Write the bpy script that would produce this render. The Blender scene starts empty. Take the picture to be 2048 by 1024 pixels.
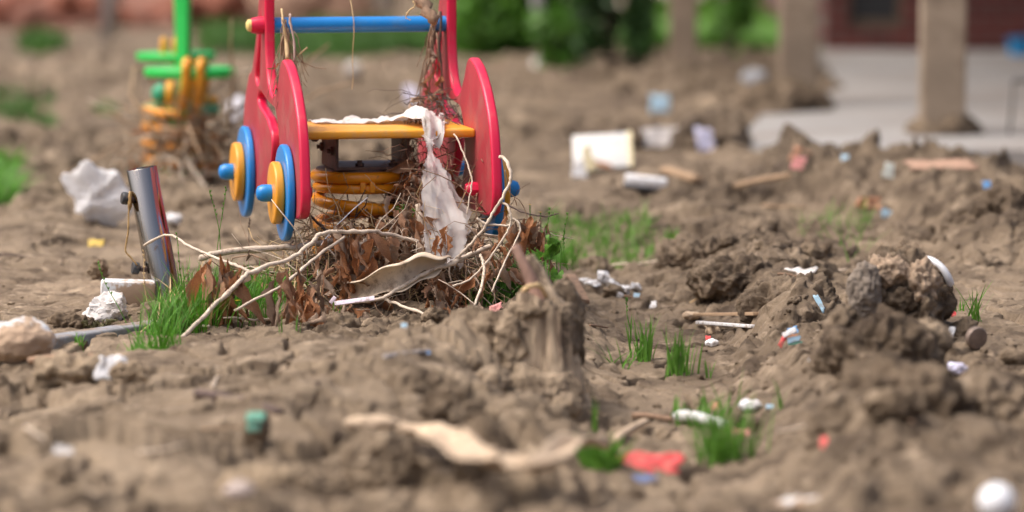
import bpy, bmesh, math, random
import numpy as np
from mathutils import Vector, Matrix, Euler, noise as mnoise

random.seed(7)
RNG = np.random.default_rng(7)
SC = bpy.context.scene
COL = SC.collection
PI = math.pi

# ------------------------------------------------------------------ camera, sky, sun, exposure
CAM_H = 0.935
FPX = 8000.0                       # focal length in pixels of a 2048 px wide frame
PITCH = math.atan(807 / FPX)
cam_d = bpy.data.cameras.new('camera')
cam = bpy.data.objects.new('camera', cam_d)
COL.objects.link(cam)
cam.location = (0, 0, CAM_H)
cam.rotation_euler = (PI / 2 - PITCH, 0, 0)
cam_d.sensor_width = 36
cam_d.lens = 36 * FPX / 2048
cam_d.clip_start = 0.1
cam_d.clip_end = 400
cam_d.dof.use_dof = True
cam_d.dof.focus_distance = 8.02
cam_d.dof.aperture_fstop = 2.0
cam_d.dof.aperture_blades = 9
SC.camera = cam

SUN_EL, SUN_AZ = math.radians(60), math.radians(258)     # azimuth from +Y, clockwise
world = bpy.data.worlds.new('World')
SC.world = world
world.use_nodes = True
wn = world.node_tree
wn.nodes.clear()
w_out = wn.nodes.new('ShaderNodeOutputWorld')
w_bg = wn.nodes.new('ShaderNodeBackground')
w_sky = wn.nodes.new('ShaderNodeTexSky')
w_sky.sky_type = 'NISHITA'
w_sky.sun_disc = False
w_sky.sun_elevation = SUN_EL
w_sky.sun_rotation = SUN_AZ
w_sky.air_density = 0.55
w_sky.dust_density = 8.0
w_sky.ozone_density = 0.6
w_bg.inputs['Strength'].default_value = 0.13
wn.links.new(w_sky.outputs[0], w_bg.inputs[0])
wn.links.new(w_bg.outputs[0], w_out.inputs[0])

sun_d = bpy.data.lights.new('sun', 'SUN')
sun_d.energy = 1.05
sun_d.angle = math.radians(55)
sun_d.color = (1.0, 0.965, 0.92)
sun = bpy.data.objects.new('sun', sun_d)
COL.objects.link(sun)
sd = Vector((math.sin(SUN_AZ) * math.cos(SUN_EL), math.cos(SUN_AZ) * math.cos(SUN_EL), math.sin(SUN_EL)))
sun.rotation_euler = (-sd).to_track_quat('-Z', 'Y').to_euler()
sun.location = (-3, -4, 9)

vs = SC.view_settings
vs.view_transform = 'Standard'
vs.look = 'None'
vs.exposure = 0.76
vs.gamma = 1
vs.use_curve_mapping = False
SC.cycles.max_bounces = 8

# ------------------------------------------------------------------ noise
_perm = RNG.permutation(256)
PERM = np.concatenate([_perm, _perm, _perm])
_ang = RNG.random(256) * 2 * PI
GX, GY = np.cos(_ang), np.sin(_ang)
_g3 = RNG.normal(size=(256, 3))
_g3 /= np.linalg.norm(_g3, axis=1)[:, None]

def fade(t): return t * t * t * (t * (t * 6 - 15) + 10)

def perlin2(x, y, seed=0):
    x = np.asarray(x, float) + seed * 17.31; y = np.asarray(y, float) + seed * 9.77
    xi = np.floor(x); yi = np.floor(y)
    fx = x - xi; fy = y - yi
    xi = xi.astype(np.int64) & 255; yi = yi.astype(np.int64) & 255
    u, v = fade(fx), fade(fy)
    def g(dx, dy):
        h = PERM[PERM[(xi + dx) & 255] + ((yi + dy) & 255)]
        return GX[h] * (fx - dx) + GY[h] * (fy - dy)
    a = g(0, 0); b = g(1, 0); c = g(0, 1); d = g(1, 1)
    return 1.5 * ((a + u * (b - a)) * (1 - v) + (c + u * (d - c)) * v)

def perlin3(p, seed=0):
    p = np.asarray(p, float) + np.array([seed * 7.13, seed * 3.71, seed * 11.9])
    pi = np.floor(p); f = p - pi
    pi = pi.astype(np.int64) & 255
    w = fade(f)
    out = 0
    for dx in (0, 1):
        for dy in (0, 1):
            for dz in (0, 1):
                h = PERM[PERM[PERM[(pi[:, 0] + dx) & 255] + ((pi[:, 1] + dy) & 255)] + ((pi[:, 2] + dz) & 255)]
                d = ((f - np.array([dx, dy, dz])) * _g3[h]).sum(1)
                k = (w[:, 0] if dx else 1 - w[:, 0]) * (w[:, 1] if dy else 1 - w[:, 1]) * (w[:, 2] if dz else 1 - w[:, 2])
                out = out + d * k
    return 1.6 * out

def fbm2(x, y, octv=4, seed=0, gain=0.5):
    a, s, f = 1.0, 0.0, 1.0
    for i in range(octv):
        s = s + a * perlin2(x * f, y * f, seed + i * 3)
        a *= gain; f *= 2.03
    return s

def fbm3(p, octv=3, seed=0, gain=0.5):
    a, s, f = 1.0, 0.0, 1.0
    for i in range(octv):
        s = s + a * perlin3(p * f, seed + i * 3)
        a *= gain; f *= 2.03
    return s

def _h01(ix, iy, k):
    n = (ix * 374761393 + iy * 668265263 + k * 974634777) & 0x7fffffff
    n = ((n ^ (n >> 13)) * 1274126177) & 0x7fffffff
    n = n ^ (n >> 16)
    return (n & 0xffff) / 65535.0

def worley2(x, y, seed=0):
    xi = np.floor(x).astype(np.int64); yi = np.floor(y).astype(np.int64)
    f1 = np.full(np.shape(x), 9.0); f2 = f1.copy(); cell = np.zeros(np.shape(x)); gx = cell.copy()
    for dx in (-1, 0, 1):
        for dy in (-1, 0, 1):
            cx, cy = xi + dx, yi + dy
            px = cx + 0.1 + 0.8 * _h01(cx, cy, seed); py = cy + 0.1 + 0.8 * _h01(cx, cy, seed + 1)
            d = np.hypot(px - x, py - y)
            near = d < f1
            f2 = np.where(near, f1, np.minimum(f2, d))
            cell = np.where(near, _h01(cx, cy, seed + 2), cell)
            gx = np.where(near, px - x, gx)
            f1 = np.where(near, d, f1)
    return f1, f2, cell, gx

def plates(x, y, seed):
    xi = np.floor(x).astype(np.int64); yi = np.floor(y).astype(np.int64)
    f1 = np.full(np.shape(x), 9.0); f2 = f1.copy(); cell = np.zeros(np.shape(x)); gx = cell.copy(); gy = cell.copy()
    for dx in (-1, 0, 1):
        for dy in (-1, 0, 1):
            cx, cy = xi + dx, yi + dy
            px = cx + 0.1 + 0.8 * _h01(cx, cy, seed); py = cy + 0.1 + 0.8 * _h01(cx, cy, seed + 1)
            d = np.hypot(px - x, py - y); near = d < f1
            f2 = np.where(near, f1, np.minimum(f2, d)); cell = np.where(near, _h01(cx, cy, seed + 2), cell)
            gx = np.where(near, px - x, gx); gy = np.where(near, py - y, gy); f1 = np.where(near, d, f1)
    return f1, f2, cell, gx, gy

def sstep(a, b, x):
    t = np.clip((x - a) / (b - a), 0, 1)
    return t * t * (3 - 2 * t)

# ------------------------------------------------------------------ from the photograph's frame to the place
def ray(u, v):
    xc = (u - 1024) / FPX; yc = (512 - v) / FPX
    return np.array([xc, math.cos(PITCH) + yc * math.sin(PITCH), -math.sin(PITCH) + yc * math.cos(PITCH)])

def P(u, v, d):
    r = ray(u, v)
    q = r * (d / r[1])
    return Vector((q[0], d, CAM_H + q[2]))

def flat(u, v):
    r = ray(u, v); t = -CAM_H / r[2]
    return r[0] * t, r[1] * t

# ------------------------------------------------------------------ the ground's height
def seg_dist(x, y, pts):
    best = np.full(np.shape(x), 1e9); tt = np.zeros(np.shape(x)); side = np.zeros(np.shape(x))
    n = len(pts) - 1
    for i in range(n):
        (ax, ay), (bx, by) = pts[i], pts[i + 1]
        dx, dy = bx - ax, by - ay
        L = dx * dx + dy * dy
        t = np.clip(((x - ax) * dx + (y - ay) * dy) / L, 0, 1)
        d = np.hypot(x - ax - t * dx, y - ay - t * dy)
        m = d < best
        best = np.where(m, d, best); tt = np.where(m, (i + t) / n, tt)
        side = np.where(m, np.sign((x - ax) * dy - (y - ay) * dx), side)
    return best, tt, side

def gauss(x, y, u, v, rx, ry):
    cx, cy = flat(u, v)
    return np.exp(-((x - cx) / rx) ** 2 - ((y - cy) / ry) ** 2)

TROUGH = [flat(1380, 1010), flat(1390, 860), flat(1330, 720), flat(1340, 620), flat(1290, 520), flat(1250, 450)]
RIDGE = [flat(560, 870), flat(700, 830), flat(880, 770), flat(970, 760), flat(1000, 750)]
SLAB_EDGE = [(0.66, 12.2), (0.76, 13.4), (1.02, 14.4), (1.28, 15.5), (1.32, 19)]

def rough_mask(x, y):
    r = 0.62 + 0.6 * fbm2(x * 1.1, y * 1.1, 2, 40)
    r = r - 1.1 * gauss(x, y, 180, 520, 0.42, 1.1)
    r = r - 1.0 * gauss(x, y, 640, 735, 0.36, 0.30)
    r = r - 0.8 * gauss(x, y, 330, 800, 0.28, 0.30)
    r = r - 1.1 * gauss(x, y, 1990, 625, 0.20, 0.75)
    r = r - 0.9 * gauss(x, y, 1720, 425, 0.20, 0.45)
    r = r - 0.8 * gauss(x, y, 1330, 650, 0.22, 0.9)
    r = r - 0.8 * gauss(x, y, 1100, 350, 0.25, 0.8)
    r = r - 0.9 * gauss(x, y, 190, 690, 0.22, 0.25)
    r = r - 0.5 * gauss(x, y, 1150, 210, 0.7, 1.2)
    r = r - 1.0 * gauss(x, y, 1760, 318, .75, .55)
    r = r + .6 * gauss(x, y, 1800, 405, .5, .45)
    r = r - 0.75 * gauss(x, y, 520, 900, 0.50, 0.40) - .5 * gauss(x, y, 120, 860, .2, .3)
    r = r + 0.4 * gauss(x, y, 1500, 560, 0.3, 0.8)
    return np.clip(r, 0.06, 1.1)

def ground(x, y):
    x = np.asarray(x, float); y = np.asarray(y, float)
    R = rough_mask(x, y)
    wx = x + 0.05 * fbm2(x * 6, y * 6, 2, 3); wy = y + 0.05 * fbm2(x * 6, y * 6, 2, 8)
    h = 0.022 * fbm2(x * 1.6, y * 1.6, 3, 1)
    A = 1 + .4 * sstep(7.0, 6.2, y) + .8 * sstep(9.2, 11.5, y)
    R = R * A
    q1, q2, qc, qx = worley2(wx * 3.4, wy * 3.0, 131)
    h = h + R * 0.030 * np.clip(0.65 - q1, -.25, 1) * (qc - .15) * sstep(6.6, 6.0, y) + R * .038 * np.clip(.65 - q1, -.25, 1) * qc * sstep(9, 11, y)
    # clods
    f1, f2, c, gx = worley2(wx * 7.5, wy * 6.0, 11)
    h = h + R * (0.026 * np.clip(0.62 - f1, -0.3, 1) * (0.3 + 1.3 * c) + 0.024 * (c - 0.5) + .035 * gx * (c - .5) - .010 * (1 - sstep(.02, .12, f2 - f1)))
    f1b, f2b, cb, gxb = worley2(wx * 19, wy * 16, 21)
    h = h + R * (0.011 * np.clip(0.6 - f1b, -0.3, 1) * (0.2 + 1.2 * cb) + 0.010 * (cb - .5) + .022 * gxb * (cb - .5))
    n = fbm2(x * 22, y * 22, 4, 5, 0.55)
    h = h + (0.004 + 0.009 * R) * n + 0.007 * R * (1 - 2 * np.abs(perlin2(wx * 14, wy * 14, 31)))
    # drying cracks in the smooth crust, each plate a little tipped
    S = 1 - np.clip(R * 1.1, 0, 1)
    g1, g2, gc, ggx = worley2(wx * 2.7, wy * 2.3, 51)
    e = g2 - g1
    h = h + S * (0.010 * (gc - 0.5) + 0.05 * ggx * (gc - 0.5) * 0.5 - 0.036 * (1 - sstep(0.010, 0.045, e)) * (gc > 0.15))
    g1, g2, gc, ggx = worley2(wx * 9, wy * 8, 61)
    h = h - S * 0.014 * (1 - sstep(0.01, 0.08, g2 - g1)) * (gc > 0.66) + S * .004 * (gc - .5)
    # broken slabs of crust in the left foreground, tipped so their near edges stand up
    zone = sstep(.16, -.05, x + .06 * fbm2(x * 3, y * 3, 2, 141)) * sstep(7.15, 6.8, y) * sstep(-.95, -.8, x)
    p1, p2, pc, pgx, pgy = plates(wx * 3.4 + .3 * perlin2(x * 7, y * 7, 143), wy * 5.2, 145)
    h = h + zone * (.030 * (pc - .4) + .050 * pgy * (pc - .15) * .8 + .020 * pgx * (pc - .5) - .014 * (1 - sstep(.015, .06, p2 - p1)))
    for pl in (((463, 700), (456, 722), (452, 748)), ((545, 690), (552, 720)), ((350, 735), (400, 752), (470, 756)), ((640, 700), (690, 712), (720, 735)), ((180, 800), (240, 812), (300, 800)), ((860, 690), (905, 712), (960, 712))):
        dd, tt_, ss_ = seg_dist(x + .006 * perlin2(x * 40, y * 40, 147), y, [flat(*q) for q in pl])
        h = h - .028 * np.exp(-(dd / .0065) ** 2)
    # raised sheet of silt in front of the toy, broken along its far edge
    cy = 7.24 + 0.28 * np.clip(x + 0.65, 0, .5) + 0.045 * fbm2(x * 5, y * 0 + 2.1, 3, 71)
    span = sstep(-0.86, -0.66, x) * (1 - sstep(-.10, 0.01, x))
    h = h + (0.022 + .024 * sstep(-.6, -.25, x)) * span * (1 - sstep(cy - 0.02, cy + 0.05, y)) * sstep(5.7, 6.9, y)
    # bank rising to the stump
    d, t, s = seg_dist(x, y, RIDGE)
    hr = 0.02 + 0.055 * t * (1 - .75 * sstep(.72, 1, t))
    h = h + hr * np.exp(-(d / (0.11 + 0.03 * t)) ** 2) * (1 + 0.35 * fbm2(x * 13, y * 13, 2, 81))
    # wheel rut
    d, t, s = seg_dist(x + 0.02 * fbm2(x * 4, y * 4, 2, 91), y, TROUGH)
    rut = np.exp(-(d / 0.19) ** 4)
    h = h - 0.055 * rut * (1 - 0.6 * sstep(0.75, 1, t))
    h = h + 0.010 * np.sin(d * 135 + 2.5 * perlin2(x * 5, y * 5, 93)) * np.exp(-((d - 0.19) / 0.10) ** 2) * sstep(8.6, 7.9, y) * (.5 + .5 * perlin2(x * 3, y * 3, 94))
    h = h + 0.02 * np.exp(-((d - 0.27) / 0.06) ** 2)
    # scarp to the far right
    xs = np.array([0.55, 0.74, 0.90, 1.10, 1.5, 2.4]); ys = np.array([11.8, 10.45, 10.2, 9.75, 9.2, 8.9])
    yy = np.interp(x, xs, ys) + 0.12 * fbm2(x * 5, y * 3, 4, 95, .62)
    sc = sstep(0.60, 0.80, x) * sstep(yy - 0.06, yy + 0.34, y + .08 * fbm2(x * 11, y * 11, 3, 96)) * (1 - sstep(yy + 0.7, yy + 2.2, y))
    h = h + 0.085 * sc * (1 + 0.45 * fbm2(x * 7, y * 7, 4, 97, .6))
    # heaps
    for (u, v, rx, ry, hh) in ((1590, 640, .10, .16, .045), (1430, 535, .15, .30, .055), (1560, 560, .12, .2, .035),
                               (2020, 505, .14, .30, .09), (1450, 300, .20, .5, .06), (1240, 330, .15, .5, .03),
                               (1590, 240, .30, .5, .055), (1365, 170, .25, .5, .05), (760, 600, .22, .25, .03),
                               (1800, 900, .17, .22, .05), (1800, 690, .12, .16, .04), (340, 400, .2, .4, .05),
                               (1380, 380, .18, .5, .04), (560, 250, .5, 1.2, .04), (60, 470, .18, .4, .03),
                               (90, 950, .16, .22, .035), (420, 960, .2, .14, .03), (1760, 318, .7, .40, -.045), (190, 706, .16, .10, -.032), (300, 700, .10, .08, -.02), (210, 640, .16, .12, -.012)):
        h = h + hh * gauss(x, y, u, v, rx, ry)
    # under the concrete apron
    ex = np.interp(y, [p[1] for p in SLAB_EDGE], [p[0] for p in SLAB_EDGE]) + 0.10 * fbm2(x * 3, y * 3, 3, 99)
    m = sstep(ex - 0.05, ex + 0.12, x) * sstep(12.22, 12.42, y + 0.08 * fbm2(x * 5, y * 2, 2, 101))
    keep = np.exp(-((x - 1.405) ** 2 + (y - 13.05) ** 2) / .03) * 0.05
    h = h * (1 - m) + m * (-0.06) + keep * m
    # beyond: settles
    far = sstep(17, 21, y)
    h = h * (1 - 0.6 * far)
    return h

def gz(x, y): return float(ground(np.array([x]), np.array([y]))[0])

def G(u, v):
    """where the line of sight through a frame point meets the mud"""
    r = ray(u, v)
    d = np.linspace(4.8, 30, 2200)
    t = d / r[1]
    z = CAM_H + r[2] * t
    below = z <= ground(r[0] * t, d)
    i = int(np.argmax(below)) if below.any() else len(d) - 1
    return Vector((r[0] * t[i], d[i], float(ground(np.array([r[0] * t[i]]), np.array([d[i]]))[0])))

# ------------------------------------------------------------------ materials
def M(name, col, rough=0.6, var=0.0, scale=30, bump=0.0, bscale=60, bdist=0.004, metal=0.0, coat=0.0, spec=0.5,
      col2=None, c2scale=8, c2lo=0.5, c2hi=0.6, transl=0.0, stretch=None, sss=0.0, dirt=None, dirt_lo=0.5, dirt_hi=0.62, dirt_scale=14, transp=0.0):
    m = bpy.data.materials.new(name)
    m.use_nodes = True
    nt = m.node_tree; N = nt.nodes; L = nt.links
    b = N['Principled BSDF']; out = N['Material Output']
    tc = N.new('ShaderNodeTexCoord')
    vec = tc.outputs['Object']
    if stretch:
        mp = N.new('ShaderNodeMapping'); mp.inputs['Scale'].default_value = stretch
        L.new(vec, mp.inputs[0]); vec = mp.outputs[0]
    def noise(sc, det=4, rough_=0.55):
        n = N.new('ShaderNodeTexNoise'); n.inputs['Scale'].default_value = sc; n.inputs['Detail'].default_value = det
        n.inputs['Roughness'].default_value = rough_
        L.new(vec, n.inputs['Vector']); return n.outputs[0]
    def ramp(src, lo, hi):
        r = N.new('ShaderNodeMapRange'); r.inputs[1].default_value = lo; r.inputs[2].default_value = hi
        L.new(src, r.inputs[0]); return r.outputs[0]
    def mix(f, a, c):
        x = N.new('ShaderNodeMix'); x.data_type = 'RGBA'
        if hasattr(f, 'links'): L.new(f, x.inputs[0])
        else: x.inputs[0].default_value = f
        for s, k in ((a, 6), (c, 7)):
            if hasattr(s, 'links'): L.new(s, x.inputs[k])
            else: x.inputs[k].default_value = (*s, 1)
        return x.outputs[2]
    cur = tuple(col)
    if var:
        lo = tuple(c * (1 - var) for c in col); hi = tuple(min(1, c * (1 + var)) for c in col)
        cur = mix(ramp(noise(scale, 6), 0.3, 0.7), lo, hi)
    if col2: cur = mix(ramp(noise(c2scale, 5), c2lo, c2hi), cur, col2)
    rsock = None
    if dirt:
        dm = ramp(noise(dirt_scale, 8, 0.7), dirt_lo, dirt_hi)
        cur = mix(dm, cur, dirt)
        rr = N.new('ShaderNodeMapRange'); rr.inputs[3].default_value = rough; rr.inputs[4].default_value = 0.9
        L.new(dm, rr.inputs[0]); rsock = rr.outputs[0]
    if hasattr(cur, 'links'): L.new(cur, b.inputs['Base Color'])
    else: b.inputs['Base Color'].default_value = (*cur, 1)
    b.inputs['Roughness'].default_value = rough
    if rsock: L.new(rsock, b.inputs['Roughness'])
    b.inputs['Metallic'].default_value = metal
    b.inputs['Coat Weight'].default_value = coat
    b.inputs['Coat Roughness'].default_value = 0.12
    b.inputs['Specular IOR Level'].default_value = spec
    if sss:
        b.inputs['Subsurface Weight'].default_value = sss; b.inputs['Subsurface Scale'].default_value = 0.01
    if bump:
        bp = N.new('ShaderNodeBump'); bp.inputs['Strength'].default_value = bump; bp.inputs['Distance'].default_value = bdist
        L.new(noise(bscale, 8, 0.65), bp.inputs['Height']); L.new(bp.outputs[0], b.inputs['Normal'])
    if transl:
        tr = N.new('ShaderNodeBsdfTranslucent')
        if hasattr(cur, 'links'): L.new(cur, tr.inputs[0])
        else: tr.inputs[0].default_value = (*cur, 1)
        mx = N.new('ShaderNodeMixShader'); mx.inputs[0].default_value = transl
        L.new(b.outputs[0], mx.inputs[1]); L.new(tr.outputs[0], mx.inputs[2]); L.new(mx.outputs[0], out.inputs[0])
    if transp:
        tp = N.new('ShaderNodeBsdfTransparent'); mx2 = N.new('ShaderNodeMixShader'); mx2.inputs[0].default_value = transp
        src = out.inputs[0].links[0].from_socket
        L.new(src, mx2.inputs[1]); L.new(tp.outputs[0], mx2.inputs[2]); L.new(mx2.outputs[0], out.inputs[0])
    return m

MUDC = (0.275, 0.205, 0.148)
def mud_material(name, tint=(1, 1, 1)):
    m = bpy.data.materials.new(name); m.use_nodes = True
    nt = m.node_tree; N = nt.nodes; L = nt.links; b = N['Principled BSDF']
    geo = N.new('ShaderNodeNewGeometry'); vec = geo.outputs['Position']
    def noise(sc, det=5, ro=0.55):
        n = N.new('ShaderNodeTexNoise'); n.inputs['Scale'].default_value = sc; n.inputs['Detail'].default_value = det
        n.inputs['Roughness'].default_value = ro; L.new(vec, n.inputs['Vector']); return n.outputs[0]
    def ramp(s, lo, hi):
        r = N.new('ShaderNodeMapRange'); r.inputs[1].default_value = lo; r.inputs[2].default_value = hi
        L.new(s, r.inputs[0]); return r.outputs[0]
    def mix(f, a, c):
        x = N.new('ShaderNodeMix'); x.data_type = 'RGBA'; L.new(f, x.inputs[0])
        for s, k in ((a, 6), (c, 7)):
            if hasattr(s, 'links'): L.new(s, x.inputs[k])
            else: x.inputs[k].default_value = tuple(s[i] * tint[i] for i in range(3)) + (1,)
        return x.outputs[2]
    c = mix(ramp(noise(2.3, 4), .35, .65), (0.172, 0.129, 0.086), (0.310, 0.240, 0.166))
    c = mix(ramp(noise(9, 6, .6), .48, .66), c, (0.090, 0.064, 0.042))
    c = mix(ramp(noise(17, 6, .65), .56, .72), c, (0.46, 0.365, 0.260))
    c = mix(ramp(noise(120, 5, .7), .58, .72), c, (0.115, 0.086, 0.062))
    sep = N.new('ShaderNodeSeparateXYZ'); L.new(vec, sep.inputs[0])
    def math_(op, a, b_):
        q = N.new('ShaderNodeMath'); q.operation = op; q.use_clamp = op == 'ADD'
        for i, k in enumerate((a, b_)):
            if hasattr(k, 'links'): L.new(k, q.inputs[i])
            else: q.inputs[i].default_value = k
        return q.outputs[0]
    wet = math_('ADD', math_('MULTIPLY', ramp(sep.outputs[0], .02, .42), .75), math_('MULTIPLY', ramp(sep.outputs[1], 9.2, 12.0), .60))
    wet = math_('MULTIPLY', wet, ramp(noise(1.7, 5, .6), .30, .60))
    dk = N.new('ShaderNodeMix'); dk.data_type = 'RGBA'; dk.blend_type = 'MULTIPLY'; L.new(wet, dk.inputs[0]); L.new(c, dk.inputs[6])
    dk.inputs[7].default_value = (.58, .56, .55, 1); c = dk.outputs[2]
    L.new(c, b.inputs['Base Color'])
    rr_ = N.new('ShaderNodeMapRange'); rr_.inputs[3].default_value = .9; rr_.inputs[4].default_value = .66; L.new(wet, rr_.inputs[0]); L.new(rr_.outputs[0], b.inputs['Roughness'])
    b.inputs['Roughness'].default_value = 0.88
    b.inputs['Specular IOR Level'].default_value = 0.25
    b1 = N.new('ShaderNodeBump'); b1.inputs['Strength'].default_value = 0.7; b1.inputs['Distance'].default_value = 0.010
    L.new(noise(55, 8, .65), b1.inputs['Height'])
    b2 = N.new('ShaderNodeBump'); b2.inputs['Strength'].default_value = 0.6; b2.inputs['Distance'].default_value = 0.003
    L.new(noise(260, 6, .7), b2.inputs['Height']); L.new(b1.outputs[0], b2.inputs['Normal'])
    L.new(b2.outputs[0], b.inputs['Normal'])
    return m

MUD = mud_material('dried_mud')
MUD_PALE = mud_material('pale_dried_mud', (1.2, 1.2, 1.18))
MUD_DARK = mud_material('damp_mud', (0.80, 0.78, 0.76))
DIRT = (0.27, 0.20, 0.14)
RED_FACE = M('haze_painted_red_face', (0.40, 0.030, 0.045), 0.50, bump=.05, bscale=300, bdist=.0006, spec=.6, var=.10, scale=9,
        dirt=(0.30, 0.13, 0.10), dirt_lo=.48, dirt_hi=.85, dirt_scale=11)  # duller base paints in grazing sky haze and shade; dirt noise lies over it
RED = M('red_plastic', (0.68, 0.010, 0.060), 0.36, bump=.05, bscale=400, bdist=.0006, spec=.5, coat=.15,
        dirt=(0.42, 0.13, 0.10), dirt_lo=.5, dirt_hi=.95, dirt_scale=7)
BLUE = M('blue_plastic', (0.008, 0.22, 0.62), 0.33, bump=.04, bscale=350, bdist=.0006, coat=.15, dirt=(0.10, 0.22, 0.36), dirt_lo=.55, dirt_hi=.95, dirt_scale=16)
YELLOW = M('orange_yellow_plastic', (0.80, 0.34, 0.022), 0.36, bump=.04, bscale=350, bdist=.0006, coat=.12, dirt=(0.5, 0.29, 0.10), dirt_lo=.55, dirt_hi=.95, dirt_scale=16)
CREAM = M('cream_plastic', (0.80, 0.62, 0.22), 0.4, var=.05)
SEATM = M('seat_board', (0.84, 0.38, 0.03), 0.40, bump=.1, bscale=160, bdist=.001, dirt=(0.58, 0.36, 0.18), dirt_lo=.50, dirt_hi=.80, dirt_scale=18)
ORANGE = M('orange_steel', (0.86, 0.33, 0.01), 0.32, coat=.2, bump=.08, bscale=120, bdist=.001, dirt=(0.26, 0.16, 0.09), dirt_lo=.58, dirt_hi=.68, dirt_scale=26)
STEELBR = M('brown_bracket_steel', (0.10, 0.06, 0.05), 0.5, var=.3, scale=40, bump=.2, bscale=140, metal=.2, dirt=(0.22, .15, .10), dirt_lo=.5, dirt_hi=.7)
GREENP = M('green_plastic', (0.02, 0.52, 0.08), 0.35, coat=.15, dirt=(0.16, 0.30, 0.10), dirt_lo=.55, dirt_hi=.9, dirt_scale=9)
TEALP = M('teal_green_plastic', (0.03, 0.33, 0.17), 0.4, coat=.1, dirt=DIRT, dirt_lo=.56, dirt_hi=.7)
CHROME = M('stainless_steel', (0.40, 0.38, 0.355), 0.15, metal=1.0, var=.08, scale=12, bump=.03, bscale=40, bdist=.001,
           stretch=(6, 6, 0.5), dirt=(0.33, 0.26, 0.20), dirt_lo=.60, dirt_hi=.68, dirt_scale=5)
BLACKP = M('black_knob_plastic', (0.03, 0.035, 0.04), 0.45, var=.3, dirt=(0.2, .15, .11), dirt_lo=.5, dirt_hi=.75, dirt_scale=90)
TWINE = M('jute_twine', (0.42, 0.27, 0.11), 0.9, var=.3, scale=200)
WHITEBAG = M('white_plastic_film', (0.88, 0.88, 0.88), 0.45, var=.05, scale=30, transl=.2, dirt=(0.45, 0.37, 0.29), dirt_lo=.55, dirt_hi=.75, dirt_scale=11)
FILM = M('dirty_translucent_film', (0.90, 0.87, 0.86), 0.30, var=.08, scale=22, transl=.50, bump=.6, bscale=45, bdist=.006, dirt=(0.62, 0.50, 0.42), dirt_lo=.56, dirt_hi=.78, dirt_scale=15, transp=.40)
PAPER = M('soiled_white_paper', (0.76, 0.73, 0.70), 0.8, var=.06, transl=.15, dirt=(0.40, 0.31, 0.23), dirt_lo=.54, dirt_hi=.70, dirt_scale=24)
FOAM = M('mud_smeared_white_foam', (0.70, 0.73, 0.75), 0.7, var=.05, bump=.3, bscale=90, dirt=(0.40, 0.29, 0.20), dirt_lo=.44, dirt_hi=.50, dirt_scale=7)
CARD = M('tan_cardboard', (0.72, 0.60, 0.45), 0.85, var=.10, scale=30, transl=.06, dirt=(0.28, 0.20, 0.14), dirt_lo=.54, dirt_hi=.68, dirt_scale=16, bump=.2, bscale=80)
BARKP = M('pale_bark', (0.52, 0.40, 0.28), 0.85, var=.14, scale=40, stretch=(1, 1, 1), bump=.4, bscale=60, dirt=(0.30, 0.22, 0.15), dirt_lo=.56, dirt_hi=.68)
LEAFS = [M('dead_leaf_brown', (0.33, 0.175, 0.098), 0.75, var=.4, scale=60, transl=.25, bump=.5, bscale=120, bdist=.003, dirt=(0.30, 0.2, 0.13), dirt_lo=.56, dirt_hi=.7),
         M('dead_leaf_rust', (0.42, 0.185, 0.078), 0.7, var=.4, scale=60, transl=.3, bump=.5, bscale=120, bdist=.003, dirt=(0.32, 0.22, 0.15), dirt_lo=.58, dirt_hi=.7),
         M('dead_leaf_grey', (0.40, 0.29, 0.21), 0.8, var=.3, scale=60, transl=.2, bump=.5, bscale=120, bdist=.003),
         M('dead_leaf_dark', (0.21, 0.135, 0.09), 0.8, var=.4, scale=60, transl=.2, bump=.5, bscale=120, bdist=.003)]
TWIG_PALE = M('pale_twig', (0.62, 0.52, 0.41), 0.8, var=.22, scale=90, bump=.4, bscale=200, bdist=.002, dirt=(0.27, 0.19, 0.13), dirt_lo=.55, dirt_hi=.7, dirt_scale=40)
TWIG_BR = M('brown_twig', (0.28, 0.18, 0.115), 0.8, var=.35, scale=90, bump=.5, bscale=200, bdist=.002)
TWIG_DK = M('dark_twig', (0.09, 0.06, 0.05), 0.8, var=.35, scale=90, bump=.5, bscale=200, bdist=.002)
WOOD = M('weathered_wood', (0.38, 0.26, 0.16), 0.85, var=.25, scale=14, stretch=(1, 9, 9), bump=.5, bscale=40, bdist=.003)
STUMPM = M('muddy_split_wood', (0.54, 0.42, 0.29), 0.9, var=.28, scale=30, stretch=(3, 3, .25), bump=.8, bscale=45, bdist=.008, dirt=(0.20, 0.145, 0.10), dirt_lo=.5, dirt_hi=.62, dirt_scale=12)
STRAW = M('dry_straw', (0.58, 0.42, 0.22), 0.8, var=.25, scale=60)
FIBRE = M('matted_brown_fibre', (0.28, 0.20, 0.13), 0.9, var=.35, scale=60)
GRASS = M('grass_blades', (0.10, 0.28, 0.025), 0.5, var=.45, scale=25, transl=.35, spec=.35)
GRASS_LT = M('fresh_grass', (0.125, 0.29, 0.04), 0.5, var=.3, scale=25, transl=.4, spec=.35)
LAWNG = M('far_grass', (0.075, 0.18, 0.034), 0.6, var=.45, scale=3, transl=.35)
BUSHG = M('bush_leaf', (0.10, 0.26, 0.028), 0.5, var=.5, scale=4, transl=.3)
BUSHD = M('dark_bush_leaf', (0.050, 0.125, 0.028), 0.5, var=.5, scale=5, transl=.25)
FLOWER = M('yellow_petal', (0.80, 0.55, 0.03), 0.6, transl=.2)
CONC = M('pale_concrete', (0.29, 0.282, 0.272), 0.85, var=.14, scale=2.5, bump=.2, bscale=30, dirt=(0.24, 0.20, 0.165), dirt_lo=.46, dirt_hi=.68, dirt_scale=1.3)
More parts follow.
